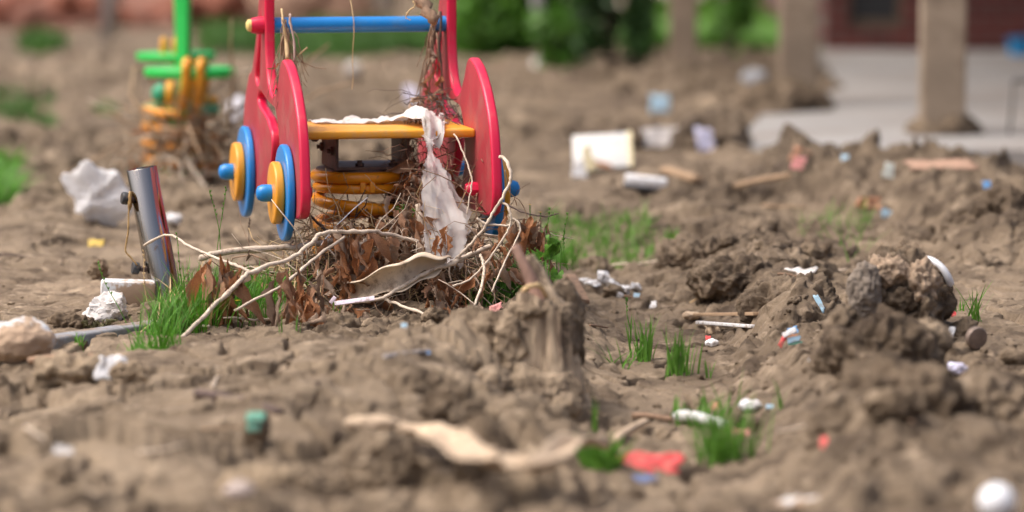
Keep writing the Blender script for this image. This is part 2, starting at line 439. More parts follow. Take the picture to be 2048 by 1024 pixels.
KERBM = M('grey_kerb', (0.26, 0.265, 0.28), 0.8, var=.2, scale=60, bump=.3, bscale=120, dirt=(0.24, 0.18, 0.13), dirt_lo=.5, dirt_hi=.58, dirt_scale=10)
COLM = M('mud_stained_render', (0.32, 0.25, 0.18), 0.9, var=.2, scale=5, bump=.4, bscale=45, bdist=.006, dirt=(0.22, 0.165, 0.115), dirt_lo=.48, dirt_hi=.62, dirt_scale=9)
def flatmat(name, col, rough=.6, dirt=True, **k):
    return M(name, col, rough, var=.08, scale=60, dirt=DIRT if dirt else None, dirt_lo=.49, dirt_hi=.70, dirt_scale=60, **k)
WHITE_P = flatmat('white_litter', (0.78, 0.79, 0.80))
WHITE_K = M('white_card', (0.62, 0.62, 0.60), 0.5, var=.03, scale=20, dirt=(.55, .46, .36), dirt_lo=.60, dirt_hi=.8, dirt_scale=14)
WHITE_C = M('clean_white_ball', (0.82, 0.84, 0.87), 0.45, var=.03, scale=20)
BLUE_L = flatmat('blue_litter', (0.08, 0.30, 0.62))
CYAN_L = flatmat('pale_blue_litter', (0.36, 0.56, 0.70))
RED_L = flatmat('red_litter', (0.75, 0.09, 0.09))
PINK_L = flatmat('pink_litter', (0.78, 0.32, 0.30))
MINT_L = flatmat('mint_paint', (0.15, 0.46, 0.34))
YEL_L = flatmat('yellow_litter', (0.62, 0.44, 0.08))
CREAM_L = flatmat('cream_litter', (0.76, 0.67, 0.42))
LILAC_L = flatmat('lilac_litter', (0.62, 0.62, 0.80))
ORANGE_L = flatmat('orange_litter', (0.48, 0.235, 0.13))
BLACK_L = flatmat('black_litter', (0.02, 0.02, 0.022), dirt=False)
GREY_L = flatmat('grey_litter', (0.33, 0.36, 0.40))

# ------------------------------------------------------------------ object helpers
def tag(o, label=None, cat=None, group=None, kind=None):
    if label: o['label'] = label
    if cat: o['category'] = cat
    if group: o['group'] = group
    if kind: o['kind'] = kind
    return o

def mesh(name, V, F, smooth=True, angle=None):
    me = bpy.data.meshes.new(name)
    V = [tuple(v) for v in V] if not isinstance(V, np.ndarray) else V.tolist()
    F = F.tolist() if isinstance(F, np.ndarray) else F
    me.from_pydata(V, [], F)
    me.update()
    if smooth: me.polygons.foreach_set('use_smooth', [True] * len(me.polygons))
    if angle is not None: me.set_sharp_from_angle(angle=math.radians(angle))
    return me

def link(name, me, mat=None, parent=None, loc=(0, 0, 0), rot=(0, 0, 0), scale=(1, 1, 1)):
    if mat is not None and not me.materials: me.materials.append(mat)
    o = bpy.data.objects.new(name, me)
    COL.objects.link(o)
    o.location = loc; o.rotation_euler = rot; o.scale = scale
    if parent: o.parent = parent
    return o

def wobj(name, V, F, mat, origin, parent=None, smooth=True, angle=None):
    """V in place coordinates; the object's origin goes to `origin`"""
    og = np.array(origin, float)
    V = np.array([tuple(v) for v in V], float) - og
    me = mesh(name, V, F, smooth, angle)
    loc = Vector(origin) - parent.location if parent else Vector(origin)
    return link(name, me, mat, parent, loc)

def empty(name, loc, rot=(0, 0, 0)):
    o = bpy.data.objects.new(name, None)
    COL.objects.link(o); o.location = loc; o.rotation_euler = rot
    o.empty_display_size = .1
    return o

def big_mesh(name, V, Q, smooth=True):
    """fast path for numpy quads or tris"""
    me = bpy.data.meshes.new(name)
    n = Q.shape[1]
    me.vertices.add(len(V)); me.vertices.foreach_set('co', np.ascontiguousarray(V, dtype=np.float32).ravel())
    me.loops.add(Q.size); me.loops.foreach_set('vertex_index', np.ascontiguousarray(Q, dtype=np.int32).ravel())
    me.polygons.add(len(Q)); me.polygons.foreach_set('loop_start', np.arange(0, Q.size, n, dtype=np.int32))
    me.polygons.foreach_set('use_smooth', np.full(len(Q), smooth))
    me.update(calc_edges=True)
    return me

def spline(pts, sub=6):
    p = [Vector(q) for q in pts]
    if len(p) < 3: 
        return [p[0].lerp(p[1], i / sub) for i in range(sub + 1)]
    out = []
    for i in range(len(p) - 1):
        a = p[max(i - 1, 0)]; b = p[i]; c = p[i + 1]; d = p[min(i + 2, len(p) - 1)]
        for k in range(sub):
            t = k / sub
            out.append(0.5 * ((2 * b) + (c - a) * t + (2 * a - 5 * b + 4 * c - d) * t * t + (3 * b - a - 3 * c + d) * t ** 3))
    out.append(p[-1])
    return out

def closed_spline(pts, sub=6):
    n = len(pts); p = [Vector((*q, 0)) for q in pts]; out = []
    for i in range(n):
        a, b, c, d = p[i - 1], p[i], p[(i + 1) % n], p[(i + 2) % n]
        for k in range(sub):
            t = k / sub
            q = 0.5 * ((2 * b) + (c - a) * t + (2 * a - 5 * b + 4 * c - d) * t * t + (3 * b - a - 3 * c + d) * t ** 3)
            out.append((q.x, q.y))
    return out

def tube(pts, r, sides=8, jit=0.0, knots=0):
    """tapered tube along points; r = number, (r0, r1) or one per point"""
    n = len(pts)
    pts = [Vector(p) for p in pts]
    if isinstance(r, (int, float)): rr = [r] * n
    elif len(r) == 2 and n != 2: rr = [r[0] + (r[1] - r[0]) * i / (n - 1) for i in range(n)]
    else: rr = list(r)
    if knots:
        for _ in range(knots):
            k = random.randrange(1, max(2, n - 1)); rr[k] *= 1.35
    V, F = [], []
    up = Vector((0.31, 0.2, 0.93))
    tprev = None
    for i, p in enumerate(pts):
        t = (pts[min(i + 1, n - 1)] - pts[max(i - 1, 0)])
        t = t.normalized() if t.length > 1e-9 else Vector((0, 0, 1))
        if tprev is None:
            a = t.cross(up)
            if a.length < 1e-3: a = t.cross(Vector((1, 0, 0)))
            a.normalize()
        else:
            a = (a - t * a.dot(t)).normalized()
        tprev = t
        b = t.cross(a)
        for k in range(sides):
            th = 2 * PI * k / sides
            q = rr[i] * (1 + (random.uniform(-jit, jit) if jit else 0))
            V.append(p + a * math.cos(th) * q + b * math.sin(th) * q)
    for i in range(n - 1):
        for k in range(sides):
            k2 = (k + 1) % sides
            F.append((i * sides + k, i * sides + k2, (i + 1) * sides + k2, (i + 1) * sides + k))
    F.append(tuple(range(sides - 1, -1, -1))); F.append(tuple((n - 1) * sides + k for k in range(sides)))
    return V, F

def join(parts):
    V, F = [], []
    for v, f in parts:
        o = len(V); V.extend(v); F.extend(tuple(i + o for i in q) for q in f)
    return V, F

def box(x0, x1, y0, y1, z0, z1):
    V = [(x, y, z) for x in (x0, x1) for y in (y0, y1) for z in (z0, z1)]
    F = [(0, 1, 3, 2), (4, 6, 7, 5), (0, 4, 5, 1), (2, 3, 7, 6), (0, 2, 6, 4), (1, 5, 7, 3)]
    return V, F

def bevel_mesh(name, V, F, w=0.004, seg=2, angle=40):
    bm = bmesh.new()
    vs_ = [bm.verts.new(v) for v in V]
    for f in F: bm.faces.new([vs_[i] for i in f])
    bmesh.ops.recalc_face_normals(bm, faces=bm.faces)
    bmesh.ops.bevel(bm, geom=list(bm.edges), offset=w, segments=seg, profile=.5, affect='EDGES', clamp_overlap=True)
    me = bpy.data.meshes.new(name); bm.to_mesh(me); bm.free()
    me.polygons.foreach_set('use_smooth', [True] * len(me.polygons))
    me.set_sharp_from_angle(angle=math.radians(angle))
    return me

def lathe(profile, seg=48, axis='x'):
    """profile: (r, t) pairs from axis to axis"""
    V, F = [], []
    n = len(profile)
    for k in range(seg):
        th = 2 * PI * k / seg
        for r, t in profile:
            c, s = r * math.cos(th), r * math.sin(th)
            V.append((t, c, s) if axis == 'x' else (c, s, t))
    for k in range(seg):
        k2 = (k + 1) % seg
        for i in range(n - 1):
            F.append((k * n + i, k * n + i + 1, k2 * n + i + 1, k2 * n + i))
    return V, F

def lathe_mesh(name, profile, seg=48, axis='x', angle=40):
    V, F = lathe(profile, seg, axis)
    bm = bmesh.new(); vv = [bm.verts.new(v) for v in V]
    for f in F: bm.faces.new([vv[i] for i in f])
    bmesh.ops.remove_doubles(bm, verts=bm.verts, dist=1e-6)
    bmesh.ops.recalc_face_normals(bm, faces=bm.faces)
    me = bpy.data.meshes.new(name); bm.to_mesh(me); bm.free()
    me.polygons.foreach_set('use_smooth', [True] * len(me.polygons))
    me.set_sharp_from_angle(angle=math.radians(angle))
    return me

def rounded_disc(R, t0, t1, b=0.004, hole=0.0):
    pr = [(0, t0), (R - b, t0)]
    for k in range(1, 5):
        a = k / 4 * PI / 2; pr.append((R - b + b * math.sin(a), t0 + b - b * math.cos(a)))
    for k in range(0, 5):
        a = k / 4 * PI / 2; pr.append((R - b + b * math.cos(a), t1 - b + b * math.sin(a)))
    pr.append((0, t1))
    return pr

def outline_mesh(name, loops, thick, bev, angle=35):
    """flat board cut to an outline with holes (2D loops in y, z), rounded edges; thickness along x"""
    from mathutils.geometry import delaunay_2d_cdt
    V, F = [], []
    caps = []
    for li, lp in enumerate(loops):
        p = np.array(lp, float); n = len(p)
        area = 0.5 * np.sum(p[:, 0] * np.roll(p[:, 1], -1) - np.roll(p[:, 0], -1) * p[:, 1])
        if (area < 0) != (li > 0): p = p[::-1]               # outer loop anticlockwise, holes clockwise
        t = np.roll(p, -1, 0) - np.roll(p, 1, 0); t /= np.maximum(np.linalg.norm(t, axis=1), 1e-9)[:, None]
        nr = np.stack([-t[:, 1], t[:, 0]], -1)               # towards the board's inside
        rings = []
        K = 4
        for k in range(K + 1):
            th = k / K * PI / 2; rings.append((bev * (1 - math.sin(th)), thick / 2 - bev * (1 - math.cos(th))))
        rings = rings + [(i, -x) for i, x in reversed(rings)]
        base = len(V)
        for ins, x in rings:
            for q in p + nr * ins: V.append((x, q[0], q[1]))
        for r_ in range(len(rings) - 1):
            for i in range(n):
                j = (i + 1) % n
                F.append((base + r_ * n + i, base + (r_ + 1) * n + i, base + (r_ + 1) * n + j, base + r_ * n + j))
        caps.append(p + nr * bev)
    pts, edges = [], []
    for c in caps:
        o = len(pts); n = len(c); pts += [Vector((q[0], q[1])) for q in c]; edges += [(o + i, o + (i + 1) % n) for i in range(n)]
    vs2, _, fs2, *_r = delaunay_2d_cdt(pts, edges, [], 1, 1e-6)
    def in_poly(q, c):
        hit = False
        for i in range(len(c)):
            (ax, ay), (bx, by) = c[i - 1], c[i]
            if (ay > q[1]) != (by > q[1]) and q[0] < (bx - ax) * (q[1] - ay) / (by - ay) + ax: hit = not hit
        return hit
    def centre(f): return (sum(vs2[i].x for i in f) / len(f), sum(vs2[i].y for i in f) / len(f))
    fs2 = [f for f in fs2 if in_poly(centre(f), caps[0]) and not any(in_poly(centre(f), c) for c in caps[1:])]
    for sgn in (1, -1):
        o = len(V); V += [(sgn * thick / 2, q.x, q.y) for q in vs2]
        F += [tuple(i + o for i in (f if sgn > 0 else reversed(f))) for f in fs2]
    bm = bmesh.new(); vv = [bm.verts.new(v) for v in V]
    for f in F:
        try: bm.faces.new([vv[i] for i in f])
        except ValueError: pass
    bmesh.ops.remove_doubles(bm, verts=bm.verts, dist=2e-5)
    bmesh.ops.recalc_face_normals(bm, faces=bm.faces)
    me = bpy.data.meshes.new(name); bm.to_mesh(me); bm.free()
    me.polygons.foreach_set('use_smooth', [True] * len(me.polygons))
    me.set_sharp_from_angle(angle=math.radians(angle))
    return me

_ico = {}
def ico(sub):
    if sub not in _ico:
        bm = bmesh.new(); bmesh.ops.create_icosphere(bm, subdivisions=sub, radius=1)
        V = np.array([v.co[:] for v in bm.verts]); F = np.array([[v.index for v in f.verts] for f in bm.faces])
        bm.free(); _ico[sub] = (V, F)
    return _ico[sub]

def blob_mesh(name, size, seed, sub=4, amp=.3, freq=1.6, lump=.0, lfreq=4, fine=.05, squash=None):
    V, F = ico(sub)
    sz = np.array(size, float); gm = float(np.prod(sz)) ** (1 / 3)
    p = V * sz / gm
    d = amp * fbm3(p * freq, 3, seed)
    if lump: d = d + lump * (0.4 - np.abs(perlin3(p * lfreq * .8, seed + 5))) * 1.1
    if fine: d = d + fine * fbm3(p * 8, 4, seed + 9, .6)
    N = V / sz; N /= np.linalg.norm(N, axis=1)[:, None]
    Q = V * sz + N * (d * gm * .85)[:, None]
    return big_mesh(name, Q, F)

def crumple_mesh(name, size, seed, sub=5, angle=22):
    """crushed film or paper: flat facets meeting in sharp creases"""
    V, F = ico(sub)
    rng = np.random.default_rng(seed)
    n = rng.normal(size=(26, 3)); n /= np.linalg.norm(n, axis=1)[:, None]
    off = rng.uniform(.55, 1.0, 26)
    d = 1.25 / np.maximum((V @ n.T / off[None]).max(1), .45)          # convex facets
    d = d - .30 * np.abs(perlin3(V * 1.7, seed)) - .16 * np.abs(perlin3(V * 4.2, seed + 3)) - .07 * np.abs(perlin3(V * 9, seed + 6))
    d = d * (1 + .25 * perlin3(V * 1.1, seed + 9))
    me = big_mesh(name, V * d[:, None] * np.array(size) * .9, F)
    me.set_sharp_from_angle(angle=math.radians(angle))
    return me

def sheet_mesh(name, w, h, seed, nu=14, nv=10, crumple=.12, curl=0.0, ragged=.12, thick=.0012):
    """crumpled piece of sheet, torn edges, in its own XY plane"""
    rng = np.random.default_rng(seed)
    V = []
    for j in range(nv + 1):
        for i in range(nu + 1):
            s, t = i / nu - .5, j / nv - .5
            e = max(abs(s), abs(t)) * 2
            an = math.atan2(t, s); rg = 1 + ragged * e * (1.1 * float(perlin2(np.array([math.cos(an) * 1.1 + seed]), np.array([math.sin(an) * 1.1]))[0]) + .45 * float(perlin2(np.array([math.cos(an) * 4 + seed]), np.array([math.sin(an) * 4]))[0]))
            z = crumple * min(w, h) * float(fbm2(np.array([s * 4 + seed]), np.array([t * 4 * h / w]), 3, seed % 50)[0])
            x = s * w * rg; y = t * h * rg
            z += curl * (s * 2) ** 2 * w
            V.append((x, y, z))
    F = []
    for j in range(nv):
        for i in range(nu):
            a = j * (nu + 1) + i
            F.append((a, a + 1, a + nu + 2, a + nu + 1))
    if thick:
        n = len(V); V = V + [(x, y, z - thick) for x, y, z in V]
        F = F + [tuple(reversed([i + n for i in f])) for f in F]
        rim = [i for i in range(nu)] 
        edge = [i for i in range(nu + 1)] + [j * (nu + 1) + nu for j in range(1, nv + 1)] + \
               [nv * (nu + 1) + i for i in range(nu - 1, -1, -1)] + [j * (nu + 1) for j in range(nv - 1, 0, -1)]
        for k in range(len(edge)):
            a, b = edge[k], edge[(k + 1) % len(edge)]
            F.append((b, a, a + n, b + n))
    return mesh(name, V, F)

def leaf_mesh(seed, L=1.0, W=.25):
    """one withered, curled leaf hanging along -z from its stalk at the origin"""
    rng = random.Random(seed)
    nv, nu = 14, 4
    V, F = [], []
    curl = rng.uniform(1.2, 2.9); bend = rng.uniform(-1, 1); tw = rng.uniform(-2.6, 2.6); wid = W * rng.uniform(.7, 1.1)
    ph = rng.uniform(0, 6); sw = rng.uniform(.75, .95); kink = rng.uniform(.3, .7); ka = rng.uniform(-.9, .9)
    for j in range(nv + 1):
        t = j / nv
        prof = math.sin(PI * min(1, t ** sw * 1.01)) ** .75
        wd = wid * prof * .5 * (1 + .16 * math.sin(t * 21 + ph) + rng.uniform(-.13, .13)) + .010
        kx = ka * max(0, t - kink)
        for i in range(nu + 1):
            s = i / nu * 2 - 1
            a = s * curl * (.75 + .45 * math.sin(3.1 * t + ph))
            rr = wd / max(curl * .55, .6)
            x = rr * math.sin(a) * 1.15; y = rr * (1 - math.cos(a)) * 1.3
            cr = .055 * math.sin(15 * t + 3.1 * s + ph) + .030 * math.sin(31 * t - 5 * s + ph)
            y += cr * abs(s) ** .5 * wid / .25 + .018 * rng.uniform(-1, 1)
            c, sn = math.cos(tw * t), math.sin(tw * t)
            V.append((x * c - y * sn + .20 * math.sin(bend * 2 * t) + kx * .5, x * sn + y * c + .14 * math.sin(2.6 * t + ph) + kx * .4, -L * (t - .10 * abs(bend) * t * t) + .02 * rng.uniform(-1, 1) * abs(s)))
    for j in range(nv):
        for i in range(nu):
            a = j * (nu + 1) + i
            F.append((a, a + 1, a + nu + 2, a + nu + 1))
    return mesh('leaf', V, F)

def blade_field(bases, heights, width, lean=.35, curl=.5, seed=0, az=None):
    """grass blades as tapered bent ribbons; arrays in, verts and quads out"""
    rng = np.random.default_rng(seed)
    n = len(bases); K = 5
    az = rng.random(n) * 2 * PI if az is None else az
    ln = lean * rng.random(n) ** 1.0; cu = curl * rng.random(n)
    t = np.linspace(0, 1, K)
    out = heights[:, None] * (np.sin(ln)[:, None] * t + cu[:, None] * t ** 2 * .6)
    up = heights[:, None] * (np.cos(ln)[:, None] * t - .35 * cu[:, None] ** 2 * t ** 2)
    cx = bases[:, 0:1] + np.cos(az)[:, None] * out; cy = bases[:, 1:2] + np.sin(az)[:, None] * out
    cz = bases[:, 2:3] + up
    fa = az + PI / 2 + rng.normal(0, .5, n)
    w = width * (.6 + .8 * rng.random(n))[:, None] * np.array([.8, 1, .85, .55, .06])[None]
    dx = np.cos(fa)[:, None] * w / 2; dy = np.sin(fa)[:, None] * w / 2
    Lf = np.stack([cx - dx, cy - dy, cz], -1); Rt = np.stack([cx + dx, cy + dy, cz], -1)
    V = np.stack([Lf, Rt], 2).reshape(-1, 3)
    base = (np.arange(n) * K * 2)[:, None]
    k = np.arange(K - 1)[None]
    a = base + 2 * k
    Q = np.stack([a, a + 1, a + 3, a + 2], -1).reshape(-1, 4)
    return V, Q

# ------------------------------------------------------------------ the ground as one sheet
def build_ground():
    ts = np.concatenate([-np.geomspace(3.2, .185, 26), np.arange(-.180, .1801, .00046), np.geomspace(.185, 3.2, 26)])
    ys = [-8, -5, -3, -1, 1, 2, 3, 4, 4.6, 5.0, 5.2]
    y = 5.3
    while y < 17:
        ys.append(y)
        if y < 7.1: y += .0085
        elif y < 9.0: y += .0048
        else: y += .0048 + (y - 9) * .0065
    y = 17
    while y < 30: ys.append(y); y += .12
    while y < 190: ys.append(y); y *= 1.12
    ys = np.array(ys)
    X = ts[None, :] * np.maximum(ys, 3.5)[:, None]
    Y = np.repeat(ys[:, None], len(ts), 1)
    Z = ground(X.ravel(), Y.ravel())
    # churned clods lean out over their own feet a little
    x, yv = X.ravel(), Y.ravel()
    R = rough_mask(x, yv) * (np.abs(x / np.maximum(yv, 3.5)) < .19) * (yv > 5.2) * (yv < 17)
    x = x + R * .014 * perlin2(x * 17, Z * 30 + yv * 15, 301)
    yv = yv + R * .014 * perlin2(x * 17, Z * 30 + yv * 15, 302) - R * np.clip(Z, 0, .05) * .25
    V = np.stack([x, yv, Z], -1)
    nx, ny = len(ts), len(ys)
    i = (np.arange(ny - 1)[:, None] * nx + np.arange(nx - 1)[None]).ravel()
    Q = np.stack([i, i + 1, i + nx + 1, i + nx], -1)
    me = big_mesh('ground', V, Q)
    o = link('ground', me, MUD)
    o['kind'] = 'structure'
    print('ground verts', len(V))
build_ground()

# ------------------------------------------------------------------ behind: apron, posts, house, hedge, heaps
def build_back():
    # concrete apron with a rough front edge
    xs = [0.68, 0.9, 1.2, 1.5, 1.9, 2.4, 3.2, 6.5]
    fy = [12.34, 12.28, 12.36, 12.32, 12.26, 12.34, 12.30, 12.32]
    z1 = 0.022
    top = [(x, y, z1) for x, y in zip(xs, fy)] + [(6.5, 18.62, z1), (1.42, 18.62, z1), (1.30, 15.6, z1), (0.92, 14.4, z1)]
    n = len(top)
    V = top + [(x, y, -.12) for x, y, z in top]
    F = [tuple(range(n))] + [tuple(range(2 * n - 1, n - 1, -1))] + [(i, i + n, (i + 1) % n + n, (i + 1) % n) for i in range(n)]
    o = link('pavement', mesh('pavement', V, F, smooth=False), CONC)
    o['kind'] = 'structure'
    # three posts
    for (u, d, w, lab) in ((1885, 13.05, .141, 'thick mud-stained square post standing at the front of the pale concrete apron'),
                           (1596, 14.6, .132, 'mud-stained square post rising from a heap of mud at the middle of the row'),
                           (1366, 16.4, .112, 'thin brown post farthest back, in front of the strip of green grass')):
        x = (u - 1024) / FPX * d
        r = empty('porch_post', (x, d, -.05)); tag(r, lab, 'post', 'posts of the porch')
        V, F = box(-w / 2, w / 2, -w / 2, w / 2, 0, 2.7)
        bm = bmesh.new(); vv = [bm.verts.new(q) for q in V]
        for f in F: bm.faces.new([vv[i] for i in f])
        bmesh.ops.recalc_face_normals(bm, faces=bm.faces)
        bmesh.ops.bevel(bm, geom=list(bm.edges), offset=.008, segments=2, affect='EDGES')
        me = bpy.data.meshes.new('shaft'); bm.to_mesh(me); bm.free()
        link('shaft', me, COLM, r)
        V, F = box(-w / 2 - .018, w / 2 + .018, -w / 2 - .018, w / 2 + .018, 2.55, 2.70)
        link('capital', bevel_mesh('capital', V, F, .006), COLM, r)
        m = blob_mesh('mud_collar', (w * .86, w * .86, .075), 300 + u, 4, .3, 2.2, .2, 4)
        link('mud_collar', m, MUD_DARK, r, (0, 0, .06))
    # house behind the porch
    r = empty('brick_house', (1.46, 18.63, 0))
    tag(r, 'dark red brick house with shaded door and window behind the porch posts', 'house')
    brick = bpy.data.materials.new('shaded_red_brick'); brick.use_nodes = True
    N = brick.node_tree.nodes; L = brick.node_tree.links
    tc = N.new('ShaderNodeTexCoord'); mp = N.new('ShaderNodeMapping'); mp.inputs['Rotation'].default_value = (PI / 2, 0, 0)
    bt = N.new('ShaderNodeTexBrick'); bt.inputs['Scale'].default_value = 4.2
    bt.inputs['Color1'].default_value = (.17, .035, .028, 1); bt.inputs['Color2'].default_value = (.11, .028, .024, 1)
    bt.inputs['Mortar'].default_value = (.16, .12, .10, 1)
    L.new(tc.outputs['Object'], mp.inputs[0]); L.new(mp.outputs[0], bt.inputs[0]); L.new(bt.outputs[0], N['Principled BSDF'].inputs[0])
    N['Principled BSDF'].inputs['Roughness'].default_value = .85
    pieces = [box(0, .10, 0, .22, 0, 3.0), box(.36, .45, 0, .22, 0, 3), box(.10, .36, 0, .22, 1.9, 3.0), box(.10, .36, 0, .22, 0, .12),
              box(.45, .62, 0, .22, 2.1, 3.0), box(.62, 5.2, 0, .22, 0, 3.0), box(0, .2, .22, 6, 0, 3.0)]
    V, F = join(pieces)
    link('wall', mesh('wall', V, F, smooth=False), brick, r)
    FR = flatmat('brown_window_frame', (.13, .085, .055)); GL = M('dark_window_glass', (.035, .038, .042), .15)
    DO = flatmat('near_black_door', (.030, .017, .015)); RF = flatmat('dark_red_frame', (.20, .02, .025))
    w = link('window', mesh('window', *join([box(.10, .125, .03, .10, .12, 1.9), box(.335, .36, .03, .10, .12, 1.9), box(.125, .335, .03, .10, .12, .16), box(.125, .335, .03, .10, 1.86, 1.9)]), smooth=False), FR, r)
    link('pane', mesh('pane', *box(.125, .335, .05, .06, .16, 1.86), smooth=False), GL, w)
    dr = link('door', mesh('door', *box(.472, .598, .09, .13, .004, 2.08), smooth=False), DO, r)
    link('door_frame', mesh('door_frame', *join([box(.45, .472, .02, .14, 0, 2.1), box(.598, .62, .02, .14, 0, 2.1), box(.472, .598, .02, .14, 2.08, 2.1)]), smooth=False), RF, dr)
    link('roof', mesh('roof', *join([box(-.9, 5.4, -5.6, 6.1, 3.003, 3.16)]), smooth=False), flatmat('grey_roof', (.25, .22, .2)), r)
    # the beam the posts carry
    a = Vector((1.405, 13.05, 2.75)); b = Vector((.70, 16.4, 2.75)); dv = (b - a).normalized(); sd_ = Vector((dv.y, -dv.x, 0)) * .08
    a2 = a - dv * 1.2; b2 = b + dv * .6
    V = [q + s + Vector((0, 0, z)) for q in (a2, b2) for s in (sd_, -sd_) for z in (-.098, .245)]
    me = mesh('porch_beam', [v - a for v in V], [(0, 1, 3, 2), (4, 6, 7, 5), (0, 4, 5, 1), (2, 3, 7, 6), (0, 2, 6, 4), (1, 5, 7, 3)], smooth=False)
    bo = link('porch_beam', me, COLM, None, a)
    tag(bo, 'long mud-coloured beam carried on top of the row of porch posts', 'beam')
    # small blue tub beside the right wall, wire chair on the apron
    q = Vector((2.30, 18.1, z1))
    me = lathe_mesh('tub', [(0, 0), (.045, 0), (.06, .075), (.064, .08), (.056, .08), (.05, .01), (0, .01)], 24, 'z')
    tag(link('plastic_tub', me, flatmat('blue_tub', (.02, .28, .60), dirt=False), None, q), 'small blue tub on the concrete apron at the right edge', 'tub')
    q = Vector((1.62, 13.0, z1)); ch = empty('wire_chair', q); tag(ch, 'faint thin-legged dark metal frame standing on the concrete apron', 'chair frame')
    DK = flatmat('dark_wire', (.06, .055, .05), dirt=False)
    for sx, sy in ((0, 0), (.15, .03), (.02, .17), (.17, .2)):
        V, F = tube([(sx, sy, 0), (sx * .9 + .01, sy * .9, .10), (sx * .84 + .012, sy * .84, .17)], .0035, 6)
        link('leg', mesh('leg', V, F), DK, ch)
    V, F = tube([(.012, 0, .17), (.138, .025, .17), (.155, .168, .17), (.029, .143, .17), (.012, 0, .17)], .0035, 6)
    link('seat_frame', mesh('seat_frame', V, F), DK, ch)
    for x in (.04, .08, .11):
        V, F = tube([(x, .01, .17), (x + .015, .155, .17)], .002, 5); link('seat_wire', mesh('seat_wire', V, F), DK, ch)

    # red rubble wall and soil heaps at far left
    RB = M('red_rubble', (.26, .12, .085), .9, var=.35, scale=6, bump=.5, bscale=25, bdist=.02, dirt=(.23, .16, .12), dirt_lo=.5, dirt_hi=.66, dirt_scale=3)
    BR = M('brick_red', (.29, .11, .07), .9, var=.2, scale=9)
    r = empty('brick_heap', (-2.45, 21.6, 0)); tag(r, 'low heap of reddish brick rubble at the far upper left of the mud', 'brick heap')
    link('rubble', blob_mesh('rubble', (.62, .5, .19), 71, 5, .25, 2.2, .22, 5), RB, r, (0, 0, .02))
    link('rubble', blob_mesh('rubble', (.42, .4, .15), 72, 5, .25, 2.2, .22, 5), RB, r, (.62, -.05, .0))
    bme = bevel_mesh('brick', *box(-.12, .12, -.057, .057, -.035, .035), .006)
    bme.materials.append(BR)
    rr = random.Random(4)
    for i in range(26):
        link('brick', bme, None, r, (rr.uniform(-.62, .95), rr.uniform(-.42, -.1), .075 + rr.uniform(0, .11)), (rr.uniform(-.5, .5), rr.uniform(-.5, .5), rr.uniform(0, 3)))
    r = empty('soil_heap', (-1.55, 22.6, 0)); tag(r, 'broad brown earth heap behind the green ride-on toy', 'soil heap')
    link('soil', blob_mesh('soil', (.78, .6, .30), 73, 5, .2, 1.8, .15, 4), M('red_brown_soil', (.30, .185, .125), .9, var=.25, scale=5, bump=.4, bscale=30, bdist=.015), r, (0, 0, 0))
    # grey leaning post and grey upright behind the toy
    GP = flatmat('grey_metal_post', (.33, .33, .34))
    p0 = Vector((-1.99, 19.6, -.05))
    V, F = tube([p0, p0 + Vector((.055, 0, .5)), p0 + Vector((.17, 0, 1.5))], .032, 14)
    tag(wobj('metal_pole', V, F, GP, p0), 'blurred grey pole leaning right in front of the red brick heap', 'pole')
    p0 = Vector((-.72, 23.2, -.05))
    V, F = tube([p0, p0 + Vector((0, 0, 1.6))], .055, 16)
    tag(wobj('concrete_pole', V, F, flatmat('pale_grey_pole', (.55, .56, .58)), p0), 'pale grey upright pole far behind the blue bar of the toy', 'pole')
    # dark hedge closing the view
    def hedge(name, label, x0, x1, y, h, mat_, n, seed, sz=.06, cat='hedge'):
        rng = np.random.default_rng(seed)
        c = np.stack([rng.uniform(x0, x1, n), y + rng.normal(0, .28, n), h * rng.random(n) ** .8], -1)
        c[:, 2] *= .75 + .35 * perlin2(c[:, 0] * 1.3, c[:, 1] * 0 + seed)
        return leafcloud(name, label, c, sz, mat_, seed, cat, (0.5 * (x0 + x1), y, 0))
    hedge('hedge', 'dark far hedge closing off the view behind the brick heap', -5.6, -1.2, 27.0, 1.9, BUSHD, 9000, 3, .09)
    hedge('hedge', 'dark grey-green hedge far behind the toy and the grass strip', -1.2, 1.2, 27.6, 1.9, BUSHD, 7000, 5, .09)
    # pale washed rubble behind the lawn
    tag(link('rubble_heap', blob_mesh('rubble_heap', (.42, .3, .13), 91, 5, .3, 2, .2, 5), M('pale_pink_rubble', (.52, .42, .39), .9, var=.2, scale=7), None, (1.08, 24.2, .02)),
        'pale pinkish rubble heap beyond the grass between two posts', 'rubble heap')
    tag(link('wall', mesh('wall', *box(-.9, 3.2, 0, .25, 0, 1.6), smooth=False), M('brown_wall_render', (.23, .19, .16), .9, var=.25, scale=3), None, (.2, 29, 0)),
        'low brown rendered wall at the very back beyond the lawn', 'wall')

def leafcloud(name, label, centres, size, mat_, seed, cat, origin, parent=None):
    rng = np.random.default_rng(seed)
    n = len(centres)
    a = rng.normal(size=(n, 3)); a /= np.linalg.norm(a, axis=1)[:, None]
    b = np.cross(a, rng.normal(size=(n, 3))); b /= np.linalg.norm(b, axis=1)[:, None]
    s = size * (.5 + rng.random(n))[:, None]
    V = np.stack([centres - a * s, centres + b * s * .45, centres + a * s, centres - b * s * .45], 1).reshape(-1, 3) - np.array(origin)
    Q = np.arange(4 * n).reshape(-1, 4)
    me = big_mesh(name, V, Q, False)
    o = link(name, me, mat_, parent, Vector(origin) - (parent.location if parent else Vector((0, 0, 0))))
    if label: tag(o, label, cat)
    return o

